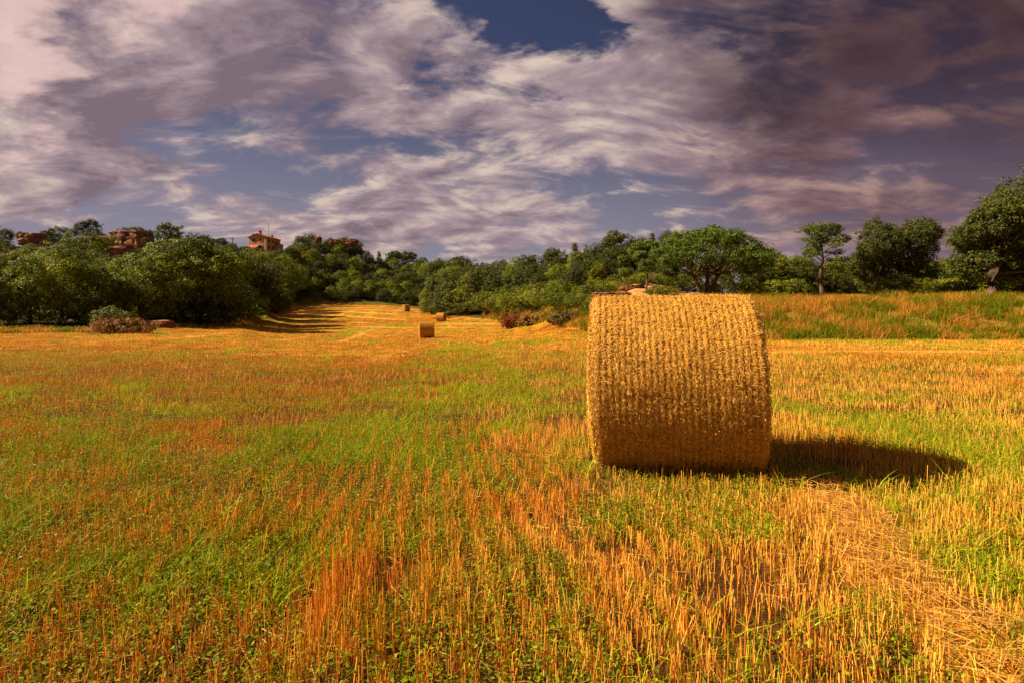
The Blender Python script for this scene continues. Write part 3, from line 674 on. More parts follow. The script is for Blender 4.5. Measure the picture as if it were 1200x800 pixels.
def proto(kind, i, H=8.0):
    """unit trees, 8 m tall; returns (trunk mesh, crown mesh)"""
    key = (kind, i)
    if key in PROTO: return PROTO[key]
    rg = np.random.default_rng(hash(kind) % 1 + sum(map(ord, kind))*13+i*101)
    if kind == 'oak':      # scrubby oak clothed almost to the ground
        L = [((0, 0, 4.2), (2.4, 2.4, 3.0)), ((0, 0, 2.2), (2.9, 2.9, 1.9))]
        for k in range(11):
            a = k*2.4+rg.uniform(-.4, .4); h = 1.2+5.6*((k*.381) % 1); r = 2.7*math.sin(min(1, (8.2-h)/5.5)*1.57)*rg.uniform(.6, 1.0)
            s = rg.uniform(.85, 1.5); L.append(((math.cos(a)*r, math.sin(a)*r, h), (s, s, s*.85)))
        L.append(((rg.normal(0, .5), rg.normal(0, .5), 6.9), (1.1, 1.1, 1.0)))
        cm = crown_mesh('crown', L, rg, 900, 30, .42, .105, LG0, LG1, M_leaf)
        tm = trunk_mesh('trunk', 6.5, .2, rg)
    elif kind == 'holm':   # darker, denser evergreen oak
        L = [((0, 0, 4.0), (2.6, 2.6, 2.8))]
        for k in range(9):
            a = k*2.4+rg.uniform(-.4, .4); h = 1.4+5.0*((k*.381) % 1); r = 2.6*math.sin(min(1, (8.0-h)/5)*1.57)*rg.uniform(.7, 1.0)
            s = rg.uniform(1.0, 1.6); L.append(((math.cos(a)*r, math.sin(a)*r, h), (s, s, s*.9)))
        cm = crown_mesh('crown', L, rg, 850, 30, .42, .105, OD0, OD1, M_leaf)
        tm = trunk_mesh('trunk', 6.0, .2, rg)
    elif kind == 'field':  # round-headed tree on a clear trunk
        L = [((0, 0, 4.9), (2.2, 2.2, 2.5))]
        for k in range(13):
            a = k*2.4+rg.uniform(-.5, .5); h = 2.4+4.9*((k*.381) % 1); r = 2.7*math.sin(min(1, max(.15, (8.1-h)/4))*1.57)*rg.uniform(.55, 1.05)
            s = rg.uniform(.85, 1.4); L.append(((math.cos(a)*r, math.sin(a)*r, h), (s, s, s*.75)))
        cm = crown_mesh('crown', L, rg, 1250, 34, .36, .085, OD0*.8, np.array([.13, .125, .010]), M_leaf, fill=.2)
        tm = trunk_mesh('trunk', 7.0, .24, rg, 7, .03, .35, .22)
    elif kind == 'pine':   # open pine, foliage in separate level pads
        L = []
        for k in range(20):
            a = k*2.4+rg.uniform(-.5, .5); h = 2.9+4.9*(k/19.); r = (2.6-.33*(h-3.0))*rg.uniform(.35, 1.05)
            s = rg.uniform(.55, 1.0); L.append(((math.cos(a)*r, math.sin(a)*r, h), (s, s, s*.38)))
        cm = crown_mesh('crown', L, rg, 620, 36, .30, .075, np.array([.07, .09, .01]), np.array([.16, .17, .018]), M_pine, flat=.8, fill=.4)
        m = MB(); tp = [(0, 0, -.4), (.05, 0, .8), (-.05, .05, 2.2), (.08, 0, 4), (0, .06, 6), (.05, 0, 7.6)]
        m.tube(tp, [.26, .2, .17, .13, .08, .03], 8)
        for (c_, r_) in L:
            b0 = Vector((0, 0, max(1.8, c_[2]-.7))); c1 = Vector(c_); m.tube([b0, b0.lerp(c1, .5)+Vector((0, 0, .05)), c1], [.06, .045, .02], 5)
        tm = m.mesh('trunk', M_bark, True)
    elif kind == 'parasol':  # small stone pine: flat round head
        L = []
        for k in range(12):
            a = k*2.4; r = 2.1*math.sqrt(k/11.)*rg.uniform(.85, 1.05); s = rg.uniform(.8, 1.2); L.append(((math.cos(a)*r, math.sin(a)*r, 6.6-.16*r*r+rg.normal(0, .1)), (s, s, s*.75)))
        cm = crown_mesh('crown', L, rg, 420, 30, .38, .10, OD0, OD1, M_pine, flat=.8)
        tm = trunk_mesh('trunk', 7.0, .2, rg, 7, .03, .45, .3)
    elif kind == 'cone':   # young pointed conifer
        L = []
        for k in range(16):
            f = k/15.; a = k*2.4; r = 1.5*(1-f)*rg.uniform(.5, 1); s = .35+.75*(1-f); L.append(((math.cos(a)*r, math.sin(a)*r, 1.0+6.6*f), (s, s, s*.7)))
        cm = crown_mesh('crown', L, rg, 500, 30, .3, .09, np.array([.07, .085, .012]), np.array([.14, .15, .02]), M_pine)
        tm = trunk_mesh('trunk', 7.5, .13, rg, 4, .01, .3, .1)
    elif kind == 'bush':   # low mass of scrub
        L = []
        for k in range(9):
            a = k*2.4; r = 2.6*math.sqrt(k/8.); s = rg.uniform(1.1, 1.7); L.append(((math.cos(a)*r, math.sin(a)*r, 1.3+rg.uniform(0, 1.3)*(1-k/11.)), (s, s, s*.85)))
        cm = crown_mesh('crown', L, rg, 420, 30, .40, .105, OD0, LG1*.85, M_leaf)
        tm = trunk_mesh('trunk', 2.4, .09, rg, 5, .1, .2, .5)
    PROTO[key] = (tm, cm); return PROTO[key]
NAMES = {'oak': ('oak_tree', 'oak tree'), 'holm': ('evergreen_oak', 'evergreen oak'), 'field': ('round_headed_tree', 'tree'), 'pine': ('pine_tree', 'pine tree'), 'parasol': ('stone_pine', 'pine tree'), 'cone': ('young_conifer', 'conifer'), 'bush': ('scrub_bush', 'bush')}
trng = random.Random(5)
def tree(kind, u, Y, top, label, group=None, wide=1.0, sink=0.0, var=None, hmax=None, hmin=0):
    """u, Y: bearing and distance of the stem, top: how high the head reaches against the sky"""
    X = (u-600)/FPX*Y; z = h1(X, Y)-sink; Z = 1.3+(HZ-top)/FPX*Y; H = max(1.2, Z-z)
    if hmax: H = min(H, hmax)
    H = max(H, hmin)
    nv = {'oak': 5, 'holm': 4, 'field': 3, 'pine': 2, 'parasol': 3, 'cone': 2, 'bush': 4}[kind]
    tm, cm = proto(kind, trng.randrange(nv) if var is None else var)
    full = {'oak': 8.1, 'holm': 7.6, 'field': 8.0, 'pine': 8.0, 'parasol': 7.3, 'cone': 8.0, 'bush': 4.0}[kind]
    s = H/full; nm, cat = NAMES[kind]
    wd = s*wide if kind not in ('bush',) else s*wide
    r = empty(nm, (X, Y, z), trng.uniform(0, 6.28), (wd, wd, s))
    obj('trunk', tm, r); obj('crown', cm, r); tag(r, label, cat, group)
    return r
ORD = ['first','second','third','fourth','fifth','sixth','seventh','eighth','ninth','tenth','eleventh','twelfth','thirteenth','fourteenth','fifteenth','sixteenth','seventeenth','eighteenth','nineteenth','twentieth']

# left wood, front row at the field edge
fr = [(-120,47,285),(-45,48,300),(-5,50,318),(35,51,300),(72,53,296),(108,55,305),(135,56,322),(165,58,300),(200,61,285),(232,66,276),(262,74,286),(285,84,300),(303,97,303),(318,112,320)]
for i, (u, Y, top) in enumerate(fr):
    k = 'holm' if i in (2, 6, 9, 12) else 'oak'
    lab = ('green oak outside the left end of the wood edge' if i == 0 else
           f'leafy tree at the field edge of the left wood, {ORD[i-1]} from left')
    tree(k, u, Y+2.2, top, lab, 'trees along the foot of the left wood', wide=1.15)
# left wood, second and third ranks climbing the slope
rows = [(66, [(-60,275),(-15,292),(28,288),(58,284),(92,290),(128,296),(158,292),(186,280),(214,284),(246,282)], 'second'),
        (84, [(-30,272),(8,280),(40,285),(74,280),(112,292),(146,300),(184,284),(212,276),(236,286),(262,290),(282,292)], 'third')]
for (Y, lst, nm) in rows:
    for i, (u, top) in enumerate(lst):
        if u < 0: lab = f'tree in the {nm} rank of the left wood, beyond the frame'
        else: lab = f'tree in the {nm} rank up the left wood, {ORD[sum(1 for q in lst[:i] if q[0] >= 0)]} from left'
        tree('oak' if (i*7) % 5 else 'holm', u, Y+(i % 3), top, lab, 'trees up the slope of the left wood', wide=1.1)
# left skyline
for (kind, u, Y, top, lab, wd) in [
    ('holm', 4, 108, 266, 'dark rounded tree on the skyline at the far left edge', 1.), ('field', 26, 118, 271, 'reddish-topped low tree left of the small red rock outcrop', 1.),
    ('holm', 68, 112, 264, 'dark domed oak on the skyline between the two rock outcrops', 1.2), ('holm', 56, 118, 270, 'lower dark oak just behind the small red rock outcrop', 1.),
    ('oak', 84, 110, 267, 'green oak on the skyline left of the tall skyline tree', 1.), ('field', 106, 114, 256, 'tallest round tree on the left skyline, rising before the big red rock', 1.1),
    ('bush', 112, 100, 268, 'light green bush clipped round below the tall skyline tree', .8), ('holm', 160, 128, 265, 'broad dark evergreen crown behind the big red rock', 1.6), ('holm', 178, 130, 268, 'dark evergreen just right of the big red rock on the skyline', 1.),
    ('pine', 194, 98, 263, 'spiky open pine on the skyline right of the big red rock', .75), ('pine', 206, 100, 265, 'second spiky pine, beside the open pine right of the big rock', .6),
    ('holm', 224, 112, 278, 'low dark oak on the skyline between pines and pole', 1.2), ('field', 233, 116, 274, 'green round-topped tree on the skyline left of the dark oak by the pole', 1.2), ('holm', 258, 150, 277, 'dark round oak on the skyline just left of the utility pole', 1.)]:
    tree(kind, u, Y, top, lab, wide=wd)
# slope below the house
hs = [(270,102,292),(290,112,290),(304,122,296),(322,130,298),(282,140,287),(298,150,291),(314,158,294),(332,160,296),(268,165,284),(290,182,288),(306,188,292),(322,190,293),(335,196,292),(345,205,290),(338,172,300),(350,180,310),(326,146,318)]
for i, (u, Y, top) in enumerate(hs):
    tree('oak' if i % 4 else 'holm', u, Y, top, f'tree on the slope under the orange house, {ORD[i]} counting upwards', 'trees on the slope under the house', wide=1.25, hmax=10)
# far wood behind the top of the field
n = 0; lbl = 'broadleaf tree in the close-packed far wood behind the top of the field'
for (Y, u0, u1, du, top, j) in [(184,338,508,15,345,0),(192,345,515,16,333,6),(202,340,520,15,322,2),(214,350,530,16,314,9),(228,345,540,15,306,4),(244,352,560,16,303,0)]:
    u = u0
    while u < u1:
        tp = top+trng.uniform(-6, 6)
        if 350 < u < 440 and Y > 205: tp -= (14 if Y > 220 else 10)*math.sin((u-350)/90*math.pi)+2
        tree('oak' if trng.random() < .65 else 'holm', u, Y+trng.uniform(-4, 4), tp, lbl, 'close-packed trees of the far wood', wide=1.25, hmin=6.5 if Y > 188 else 4.5, hmax=9.5)
        u += du*trng.uniform(.8, 1.2)
for (kind, u, Y, top, lab, wd) in [('parasol', 463, 236, 295, 'dark stone pine on the far skyline, leftmost of the four level-topped pines', 1.0), ('parasol', 478, 236, 296, 'stone pine second from the left on the far skyline', 1.), ('parasol', 513, 205, 294, 'isolated stone pine sticking up left of the gap in the skyline', 1.1), ('parasol', 537, 200, 295, 'isolated stone pine sticking up right of the gap in the skyline', 1.1),
    ('cone', 444, 225, 293, 'small pointed conifer on the far skyline right of the rocky knoll', 1.), ('holm', 355, 228, 275, 'dark tree at the left end of the rocky knoll', 1.), ('holm', 366, 236, 273, 'dark tree crowning the rocky knoll', 1.), ('field', 388, 236, 279, 'tree in the middle of the rocky knoll skyline', 1.), ('holm', 402, 234, 277, 'dark tree at the right of the rocky knoll top', 1.), ('holm', 414, 232, 279, 'low dark tree at the right end of the rocky knoll', 1.)]:
    tree(kind, u, Y, top, lab, wide=wd, hmax=11)
# middle wood
mf = [(506,116,330),(520,108,318),(536,104,314),(553,101,316),(570,98,312),(588,95,310),(604,92,312),(622,86,306),(640,80,312),(657,75,308),(672,70,312),(685,67,304),(699,66,306),(716,67,300)]
for i, (u, Y, top) in enumerate(mf):
    tree('holm' if i % 3 else 'oak', u, Y+2, top, f'olive green oak at the foot of the middle wood, {ORD[i]} from its left corner', 'trees along the foot of the middle wood', wide=1.15)
mr = [(528,122,306),(548,118,306),(566,114,304),(586,112,302),(606,108,300),(624,102,298),(642,96,299),(660,92,300),(676,86,296),(690,82,290),(706,78,284),(722,76,286)]
for i, (u, Y, top) in enumerate(mr):
    tree('holm' if i % 4 else 'oak', u, Y, top, f'tree in the upper rank of the middle wood, {ORD[i]} from the left', 'trees in the upper rank of the middle wood', wide=1.15)
for (kind, u, Y, top, lab, wd) in [('field', 654, 92, 290, 'round tree on the middle skyline left of the red rocks', 1.1), ('cone', 674, 88, 284, 'pointed bright conifer on the middle skyline', 1.1), ('cone', 626, 104, 298, 'small pointed conifer low on the middle skyline', 1.1), ('cone', 688, 88, 286, 'second pointed conifer beside the bright one', 1.),
    ('holm', 705, 80, 286, 'dark oak on the middle skyline below the tall dark one', 1.), ('field', 728, 78, 270, 'tall dark tree at the crest left of the pines', 1.05), ('field', 748, 80, 277, 'dark tree showing above the small pine', 1.), ('cone', 764, 80, 272, 'dark-topped spindly tree above the small pine', .8), ('field', 787, 74, 268, 'dark tree poking up at the left shoulder of the umbrella pine', .8)]:
    tree(kind, u, Y, top, lab, wide=wd)
for i, (u, Y, top, wd) in enumerate([(585, 92, 338, 1.5), (598, 86, 342, 1.4), (614, 78, 336, 1.4), (632, 74, 334, 1.5), (640, 79, 326, 1.4), (645, 69, 338, 1.3), (655, 66, 342, 1.4), (662, 70, 326, 1.4), (668, 62, 338, 1.4), (678, 59.5, 344, 1.3), (688, 57, 342, 1.3), (697, 62, 330, 1.4), (710, 63, 326, 1.4), (736, 66, 318, 1.5), (748, 60, 328, 1.3), (760, 66, 316, 1.5), (770, 60, 326, 1.3), (783, 64, 316, 1.5)]):
    tree('bush', u, Y, top, f'low bush on the bank between red bush and umbrella pine, {ORD[i]} from left', 'bushes on the bank left of the pines', wide=wd)
for i, (u, Y, top) in enumerate([(915,70,300),(940,72,304),(960,70,308),(1000,72,302),(1085,74,312),(1105,66,306),(1128,68,302),(1150,70,306),(1180,66,300),(1205,62,300),(1240,60,290)]):
    tree('holm' if i % 2 else 'oak', u, Y, top, f'tree in the hedge behind the right bank, {ORD[i]} from its left end', 'hedge trees behind the right bank', wide=1.5)
# the big umbrella pine and its small neighbour, on the bank behind the large bale
def umbrella(name, u, Y, top, halfw, label, seed, dens, low, stems):
    rg = np.random.default_rng(seed); X = (u-600)/FPX*Y; z = h1(X, Y)-.1; H = 1.3+(HZ-top)/FPX*Y-z; Wx = halfw/FPX*Y
    r = empty(name, (X, Y, z)); L = []
    nl = int(34*dens)
    for k in range(nl):
        a = k*2.39996; q = math.sqrt((k+.5)/nl); rx = Wx*q*rg.uniform(.9, 1.02); s = rg.uniform(.75, 1.25)*Wx/6.6
        zt = (H-s*.7)-(H-low)*(q**2.2)*.86+rg.normal(0, .16)
        L.append(((math.cos(a)*rx, math.sin(a)*rx*.85, zt), (s*1.15, s*1.15, s*.72)))
    cm = crown_mesh('crown', L, rg, int(1900*dens), 34, .30, .075, np.array([.055, .085, .008]), np.array([.135, .18, .012]), M_pine, flat=.75, fill=.3)
    m = MB()
    for j, (sx, tx) in enumerate(stems):
        b0 = Vector((sx, 0, -.3)); k1 = Vector((sx+(tx-sx)*.25, .1*j, low*.35)); k2 = Vector((tx*.6+sx*.4, .2, low*.85)); k3 = Vector((tx, .2, H*.72))
        m.tube([b0, k1, k2, k3], [.27*Wx/6.6, .22*Wx/6.6, .17*Wx/6.6, .09*Wx/6.6], 8)
        for k in range(9):
            l_ = L[(k*5+j*3) % len(L)]; c1 = Vector(l_[0]); st = k1.lerp(k2, .3+.07*k); m.tube([st, st.lerp(c1, .45)+Vector((0, 0, -.25)), c1], [.09*Wx/6.6, .065*Wx/6.6, .02], 6)
    obj('trunk', m.mesh('trunk', M_bark, True), r); obj('crown', cm, r); tag(r, label, 'pine tree'); return r
umbrella('umbrella_pine', 829, 50, 265.5, 76, 'broad umbrella pine with forked trunk on the bank above the large bale', 3, 1.0, 2.6, [(-.45, -2.2), (.25, 1.8), (.0, .2)])
umbrella('small_umbrella_pine', 757, 54, 281, 34, 'small low umbrella pine left of the broad one, above the sandy slope', 8, .45, 1.5, [(.0, .3)])
for (kind, u, Y, top, lab, wd, v) in [('bush', 716, 51.5, 348, 'olive scrub just over the left end of the large bale', 1.3, 1), ('bush', 775, 50, 338, 'low scrub between the two umbrella pines', 1.4, 2), ('holm', 868, 58, 290, 'dark oak under the right side of the umbrella pine', 1.2, 0), ('holm', 893, 62, 284, 'small dark tree at the right shoulder of the umbrella pine', 1., 1), ('oak', 908, 60, 296, 'leafy tree between the umbrella pine and the open pine', 1.2, 2), ('bush', 920, 56, 322, 'low bush at the left foot of the open pine', 1.2, 0), ('bush', 884, 50, 326, 'low scrub bush right of the umbrella pine trunk', 1.1, 1),
    ('pine', 963, 45, 262.5, 'open layered pine standing alone on the right bank', 1.25, 0), ('holm', 935, 64, 305, 'hedge tree behind the open pine, on its left', 1.3, 2), ('holm', 985, 62, 304, 'hedge tree behind the open pine, on its right', 1.3, 3),
    ('field', 1026, 47, 252, 'left-hand taller half of the dark pair of trees on the right bank', .72, 0), ('field', 1064, 48, 256, 'wide right-hand tree of the dark pair on the right bank', 1.12, 1), ('holm', 1044, 49, 266, 'lower green tree filling between the dark pair', 1.15, 1), ('oak', 1190, 44, 268, 'shorter leafy tree beside the trunk of the large right-edge tree', 1.1, 2), ('bush', 1050, 46, 318, 'bush at the foot of the dark pair of trees', 1.3, 3),
    ('holm', 1108, 72, 298, 'flat dark distant tree between the pair and the big right tree', 1.4, 1), ('bush', 1100, 52, 322, 'low scrub left of the big right-hand tree', 1.2, 2), ('bush', 1126, 50, 324, 'olive scrub near the foot of the big right-hand tree', 1.2, 1), ('oak', 1140, 64, 300, 'green tree behind the big right-hand tree, left side', 1.1, 3), ('bush', 1185, 48, 312, 'dark bush right of the big right-hand tree trunk', 1.6, 3),
    ('field', 1300, 50, 230, 'dark tree beyond the right edge of the frame', 1.1, 1), ('holm', 1260, 58, 262, 'oak behind the large dark tree at the right edge', 1.3, 0), ('holm', 836, 68, 300, 'dark oak seen under the umbrella pine', 1.3, 2), ('holm', 800, 70, 300, 'dark oak behind the left half of the umbrella pine', 1.2, 3), ('bush', 806, 56, 326, 'low scrub at the left foot of the umbrella pine', 1.1, 0), ('bush', 700, 55, 344, 'scrub on the sandy slope behind the left corner of the bale', .8, 2), ('bush', 727, 52.5, 346, 'small scrub on the sandy slope, above the bale', .7, 1)]:
    tree(kind, u, Y, top, lab, wide=wd, var=v)

def big_tree(u, Y):
    rg = np.random.default_rng(77); X = (u-600)/FPX*Y; z = h1(X, Y)-.1; r = empty('large_field_tree', (X, Y, z), 0, 1.06); L = [((2.8, 0, 5.3), (3.0, 3.0, 3.0))]
    for k in range(26):
        a = k*2.4; h = 1.7+6.6*((k*.381) % 1); q = 3.5*math.sqrt(max(.05, 1-((h-4.9)/4.2)**2))*rg.uniform(.72, 1.0); s_ = rg.uniform(.8, 1.35)
        L.append(((2.4+math.cos(a)*q, math.sin(a)*q, h), (s_, s_, s_*.8)))
    for k in range(9):
        L.append(((rg.uniform(-.6, 5.2), rg.uniform(-.4, 2.2), rg.uniform(1.9, 3.2)), (1.2, 1.2, .8)))
    m = MB(); m.tube([(0, 0, -.4), (0, 0, .6), (.1, 0, 1.8), (.9, .1, 3.4), (1.7, 0, 5.2), (2.3, 0, 7.4)], [.42, .33, .29, .24, .16, .05], 10)
    for k in range(12):
        c1 = Vector(L[1+2*k][0]); st = Vector((.1, 0, 1.8)).lerp(Vector((1.7, 0, 5.2)), k/14); m.tube([st, st.lerp(c1, .5)+Vector((0, 0, .2)), c1], [.14, .09, .03], 6)
    obj('trunk', m.mesh('trunk', M_bark, True), r)
    obj('crown', crown_mesh('crown', L, rg, 4600, 34, .34, .08, OD0*.9, np.array([.085, .09, .008]), M_leaf, fill=.25), r)
    tag(r, 'large dense dark tree on the bank, cut off by the right edge', 'tree')
big_tree(1162, 41)
# bushes on the field margins
def shrub(name, u, Y, wpx, hpx, c0, c1, label, seed, leaf=.05, n=260):
    rg = np.random.default_rng(seed); X = (u-600)/FPX*Y; z = h1(X, Y); Wx = wpx/2/FPX*Y; Hh = hpx/FPX*Y
    L = [((0, 0, Hh*.4), (Wx*.75, Wx*.6, Hh*.5))]
    for k in range(9): L.append(((rg.uniform(-.8, .8)*Wx, rg.uniform(-.4, .4)*Wx, Hh*rg.uniform(.2, .55)), (Wx*.3, Wx*.3, Hh*.38)))
    r = empty(name, (X, Y, z-.05)); m = MB()
    for k in range(14):
        a = rg.uniform(0, 6.28); m.tube([(0, 0, -.1), (math.cos(a)*Wx*.4, math.sin(a)*Wx*.3, Hh*.5), (math.cos(a)*Wx*.7, math.sin(a)*Wx*.5, Hh*.8)], [.03, .02, .008], 5)
    obj('stem', m.mesh('stem', M_bark, True), r); obj('foliage', crown_mesh('foliage', L, rg, n, 34, Hh*.16, leaf, np.array(c0), np.array(c1), M_leaf), r)
    return tag(r, label, 'bush')
shrub('green_bush', 130, 46.6, 46, 34, (.09, .10, .01), (.24, .22, .02), 'green bush growing out of the dry mound at left', 1, .07)
shrub('dry_bush', 148, 45.2, 84, 21, (.22, .09, .012), (.36, .17, .025), 'low rust-coloured dry mound of scrub at the left field edge', 2, .06, 420)
shrub('red_bush', 602, 64.5, 34, 20, (.22, .065, .012), (.36, .13, .02), 'rust-red dry bush at the foot of the middle wood', 3, .08, 330)
shrub('red_brush', 622, 63, 30, 14, (.36, .15, .03), (.50, .25, .05), 'low brownish brush right of the rust-red bush', 4, .08, 240)
shrub('edge_bush', 664, 56, 60, 16, (.10, .07, .015), (.26, .16, .03), 'mixed brown and olive brush along the bank left of the bale', 5, .07, 380)

# ------------------------------------------------------------------ rocks
def rock(name, u, Y, base, wpx, hpx, label, seed, dep=.7, blocks=1):
    rg = np.random.default_rng(seed); X = (u-600)/FPX*Y; Wx = wpx/FPX*Y; Hh = hpx/FPX*Y; z = 1.3+(HZ-base)/FPX*Y
    import bmesh
    bm = bmesh.new()
    bmesh.ops.create_cube(bm, size=1.0); bmesh.ops.subdivide_edges(bm, edges=bm.edges[:], cuts=14, use_grid_fill=True)
    co = np.array([v.co[:] for v in bm.verts]); 
    # squared-off boulder: blend the cube with a ball, then notch with strata and cracks
    d_ = co/np.linalg.norm(co, axis=1)[:, None]*.5; c2 = co*.72+d_*.42
    nn = fbm(c2[:, 0]*4+seed, c2[:, 2]*4+c2[:, 1]*3, seed, 4)-.5
    st = (vnoise(c2[:, 2]*14, c2[:, 0]*0+seed, seed+3)-.5)*.09
    cr_ = -.09*np.exp(-((vnoise(c2[:, 0]*5, c2[:, 1]*5+c2[:, 2]*.8, seed+5)-.5)/.05)**2)
    sc = 1+nn*.28+st+cr_; c2 = c2*np.stack([sc, sc, 1+nn*.15], 1)
    for v, c in zip(bm.verts, c2): v.co = (c[0]*Wx, c[1]*Wx*dep, (c[2]+.42)*Hh*1.08)
    me = bpy.data.meshes.new(name); bm.to_mesh(me); bm.free(); me.materials.append(M_rock)
    o = obj(name, me); o.location = (X, Y, z); o.rotation_euler = (0, 0, rg.uniform(-.3, .3)); return tag(o, label, 'rock')
rock('red_rock', 153, 104, 297, 37, 25, 'largest squared red sandstone outcrop on the left skyline', 12)
rock('red_rock', 122, 106, 292, 26, 14, 'flat red rock shelf just left of the largest outcrop', 14)
rock('red_rock', 104, 104, 292, 18, 13, 'low red rock under the tallest tree of the left skyline', 15)
rock('red_rock', 38, 104, 287, 22, 13, 'crumbling red rock outcrop near the left edge of the skyline', 16)
rock('red_rock', 150, 100, 301, 30, 12, 'dark ledge of rock under the largest outcrop', 17)
rock('grey_boulder', 190, 55, 388, 20, 12, 'round pinkish boulder beside the dry mound at the left field edge', 18)
rock('red_rock', 372, 228, 284, 9, 6, 'pale rock on the knoll right of the house', 19)
rock('red_rock', 412, 226, 288, 12, 7, 'reddish rock at the right end of the knoll', 20)
rock('red_rock', 392, 226, 287, 10, 6, 'rock in the middle of the knoll', 26)
rock('red_rock', 684, 84, 304, 11, 7, 'reddish rock among trees on the middle skyline', 21)
rock('pink_stone', 572, 93, 369, 7, 5, 'small pink stone at the foot of the middle wood', 22)
rock('pale_stone', 1018, 40, 356, 22, 5, 'flat pale stone lying in the grass of the right bank', 23)
rock('sandy_ledge', 716, 54.5, 349, 40, 6, 'sandy rock ledge on the slope behind the left of the bale', 24, dep=.6)
rock('sandy_ledge', 741, 57, 341, 26, 6, 'sandy rock ledge under the small umbrella pine', 25, dep=.6)

# ------------------------------------------------------------------ the house on the hill
M_wall = mat_noise('ochre_render', (.46, .20, .085), (.58, .29, .13), 1.2, .85, .3, 6.); M_tile = mat_noise('clay_tiles', (.30, .07, .03), (.42, .13, .06), 2.5, .8, .6, 12.)
M_shut = mat_noise('brown_shutters', (.20, .05, .02), (.26, .08, .03), 4.); M_dark = mat_noise('dark_opening', (.02, .012, .01), (.035, .02, .015), 4.); M_trim = mat_noise('stone_trim', (.5, .3, .16), (.6, .38, .22), 3.)
M_pole = mat_noise('weathered_wood', (.06, .04, .03), (.12, .08, .05), 3., stretch=(1, 1, .2)); M_metal = mat_noise('dull_metal', (.12, .11, .11), (.18, .16, .15), 5., .5)
hx, hy = (310-600)/FPX*200, 200.; hz_ = 1.3+(HZ-295)/FPX*200
H_ = empty('hill_house', (hx, hy, hz_), R(-10), .80); tag(H_, 'orange two-storey farmhouse with low red tiled roof on the hilltop', 'house')
wb = MB(); W2, D0, D1, EH, PK = 4.1, -5.0, 5.5, 5.6, 7.0
wb.add([(-W2,D0,-3),(W2,D0,-3),(W2,D1,-3),(-W2,D1,-3),(-W2,D0,EH),(W2,D0,EH),(W2,D1,EH),(-W2,D1,EH),(0,D0,PK),(0,D1,PK)],
       [(0,3,2,1),(0,1,5,8,4),(1,2,6,5),(2,3,7,9,6),(3,0,4,7),(4,8,9,7),(8,5,6,9)])
wb.build('wall', M_wall, H_)
rf = MB()
for s in (-1, 1):
    a = (0, PK+.06); b = (s*(W2+.55), EH-.13); th = .22
    vs = [(a[0], D0-.5, a[1]), (b[0], D0-.5, b[1]), (b[0], D1+.5, b[1]), (a[0], D1+.5, a[1])]; vs += [(x_, y_, z_+th) for x_, y_, z_ in vs]
    rf.add(vs, [(0,1,2,3),(7,6,5,4),(0,4,5,1),(1,5,6,2),(2,6,7,3),(3,7,4,0)] if s < 0 else [(3,2,1,0),(4,5,6,7),(1,5,4,0),(2,6,5,1),(3,7,6,2),(0,4,7,3)])
roof = rf.build('roof', M_tile, H_)
for (cx_, cy_, w_, h_) in [(0, -3.2, .9, 1.5), (-3.2, -3.6, .6, 1.2), (2.6, 1.5, .6, 1.0)]:
    c_ = MB(); zt = PK-abs(cx_)*.34; c_.box(cx_-w_/2, cx_+w_/2, cy_-w_/2, cy_+w_/2, zt-.5, zt+h_); c_.box(cx_-w_/2-.12, cx_+w_/2+.12, cy_-w_/2-.12, cy_+w_/2+.12, zt+h_+.003, zt+h_+.2); c_.build('chimney', M_tile, roof)
an = MB(); an.tube([(1.8, 0, PK-.8), (1.8, 0, PK+5.5)], [.09, .06], 6)
for k in range(4): an.tube([(1.8-.5+.08*k, 0, PK+4.2+.35*k), (1.8+.5-.08*k, 0, PK+4.2+.35*k)], [.035, .035], 5)
an.build('antenna', M_metal, roof)
def win(cx_, cz, w_, h_, side):
    f = MB(); g = MB(); s = MB()
    def B(m, a0, a1, z0, z1, d0, d1):
        if side == 'f': m.box(a0, a1, D0-d1, D0-d0, z0, z1)
        else: m.box(W2+d0, W2+d1, a0, a1, z0, z1)
    B(f, cx_-w_/2-.12, cx_+w_/2+.12, cz-h_/2-.14, cz-h_/2, .002, .12); B(f, cx_-w_/2-.12, cx_+w_/2+.12, cz+h_/2, cz+h_/2+.14, .002, .09)
    B(f, cx_-w_/2-.12, cx_-w_/2, cz-h_/2, cz+h_/2, .002, .07); B(f, cx_+w_/2, cx_+w_/2+.12, cz-h_/2, cz+h_/2, .002, .07)
    wn_ = f.build('window', M_trim, H_); B(g, cx_-w_/2+.003, cx_+w_/2-.003, cz-h_/2+.003, cz+h_/2-.003, .003, .03); g.build('pane', M_dark, wn_)
    for q in (-1, 1): B(s, cx_+q*(w_*.5+.33)-.2, cx_+q*(w_*.5+.33)+.2, cz-h_/2, cz+h_/2, .004, .08)
    s.build('shutter', M_shut, wn_)
win(-1.8, 4.3, .9, 1.3, 'f'); win(1.6, 4.3, .9, 1.3, 'f'); win(1.3, 1.3, 1.3, 1.5, 'f'); win(-1.9, 1.3, 1.8, 1.4, 'f')
for yy in (-3, 0, 3): win(yy, 4.2, .8, 1.2, 's')
win(-3.0, 1.4, .8, 1.2, 's'); win(3.2, 1.4, .8, 1.2, 's')
dr_ = MB(); dr_.box(W2+.003, W2+.08, -.7, .7, -.4, 2.2); do = dr_.build('door', M_shut, H_); hd = MB(); hd.box(W2+.082, W2+.13, .45, .55, .8, 1.0); hd.build('handle', M_metal, do)
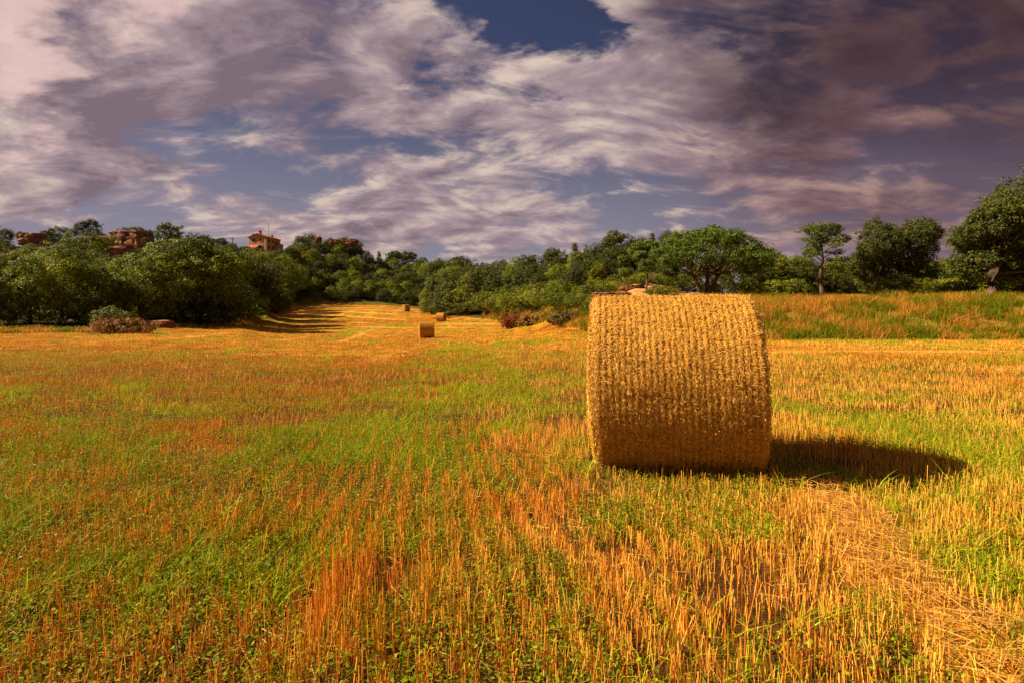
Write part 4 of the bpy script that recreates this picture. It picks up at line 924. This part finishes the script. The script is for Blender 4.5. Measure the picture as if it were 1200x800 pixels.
ln = MB(); ln.add([(-4.6,-7.6,-3),(.5,-7.6,-3),(.5,D0-.004,-3),(-4.6,D0-.004,-3),(-4.6,-7.6,.7),(.5,-7.6,.7),(.5,D0-.004,1.9),(-4.6,D0-.004,1.9)], [(0,3,2,1),(0,1,5,4),(1,2,6,5),(2,3,7,6),(3,0,4,7),(4,5,6,7)])
ln.build('annex', M_wall, H_); lr = MB(); lr.add([(-4.9,-8.0,.58),(.9,-8.0,.58),(.9,D0-.01,2.0),(-4.9,D0-.01,2.0),(-4.9,-8.0,.8),(.9,-8.0,.8),(.9,D0-.01,2.22),(-4.9,D0-.01,2.22)], [(0,3,2,1),(0,1,5,4),(1,2,6,5),(2,3,7,6),(3,0,4,7),(4,5,6,7)]); lr.build('annex_roof', M_tile, H_)
bk = MB(); bk.box(W2+.004, W2+1.6, 1.2, D1-.2, -3, 3.2); bk.build('side_wing', M_wall, H_); br_ = MB(); br_.add([(W2+.01,1.0,3.9),(W2+1.9,1.0,3.1),(W2+1.9,D1,3.1),(W2+.01,D1,3.9),(W2+.01,1.0,4.1),(W2+1.9,1.0,3.3),(W2+1.9,D1,3.3),(W2+.01,D1,4.1)], [(0,3,2,1),(0,1,5,4),(1,2,6,5),(2,3,7,6),(3,0,4,7),(4,5,6,7)]); br_.build('side_wing_roof', M_tile, H_)
# utility pole on the ridge
ux, uy = (272.5-600)/FPX*185, 185.; uz = h1(ux, uy)
U = empty('utility_pole', (ux, uy, uz), .3); tag(U, 'thin wooden utility pole on the skyline left of the orange house', 'utility pole')
hp = 1.3+(HZ-278)/FPX*185-uz
pm = MB(); pm.tube([(0, 0, -.5), (0, 0, hp)], [.2, .13], 8); pm.build('pole', M_pole, U, True)
ca = MB(); ca.box(-.8, .8, -.21, -.135, hp-.7, hp-.55); cr2 = ca.build('crossarm', M_pole, U)
for q in (-.65, 0, .65):
    i_ = MB(); i_.tube([(q, -.17, hp-.548), (q, -.17, hp-.35)], [.06, .045], 6); i_.build('insulator', M_metal, cr2)
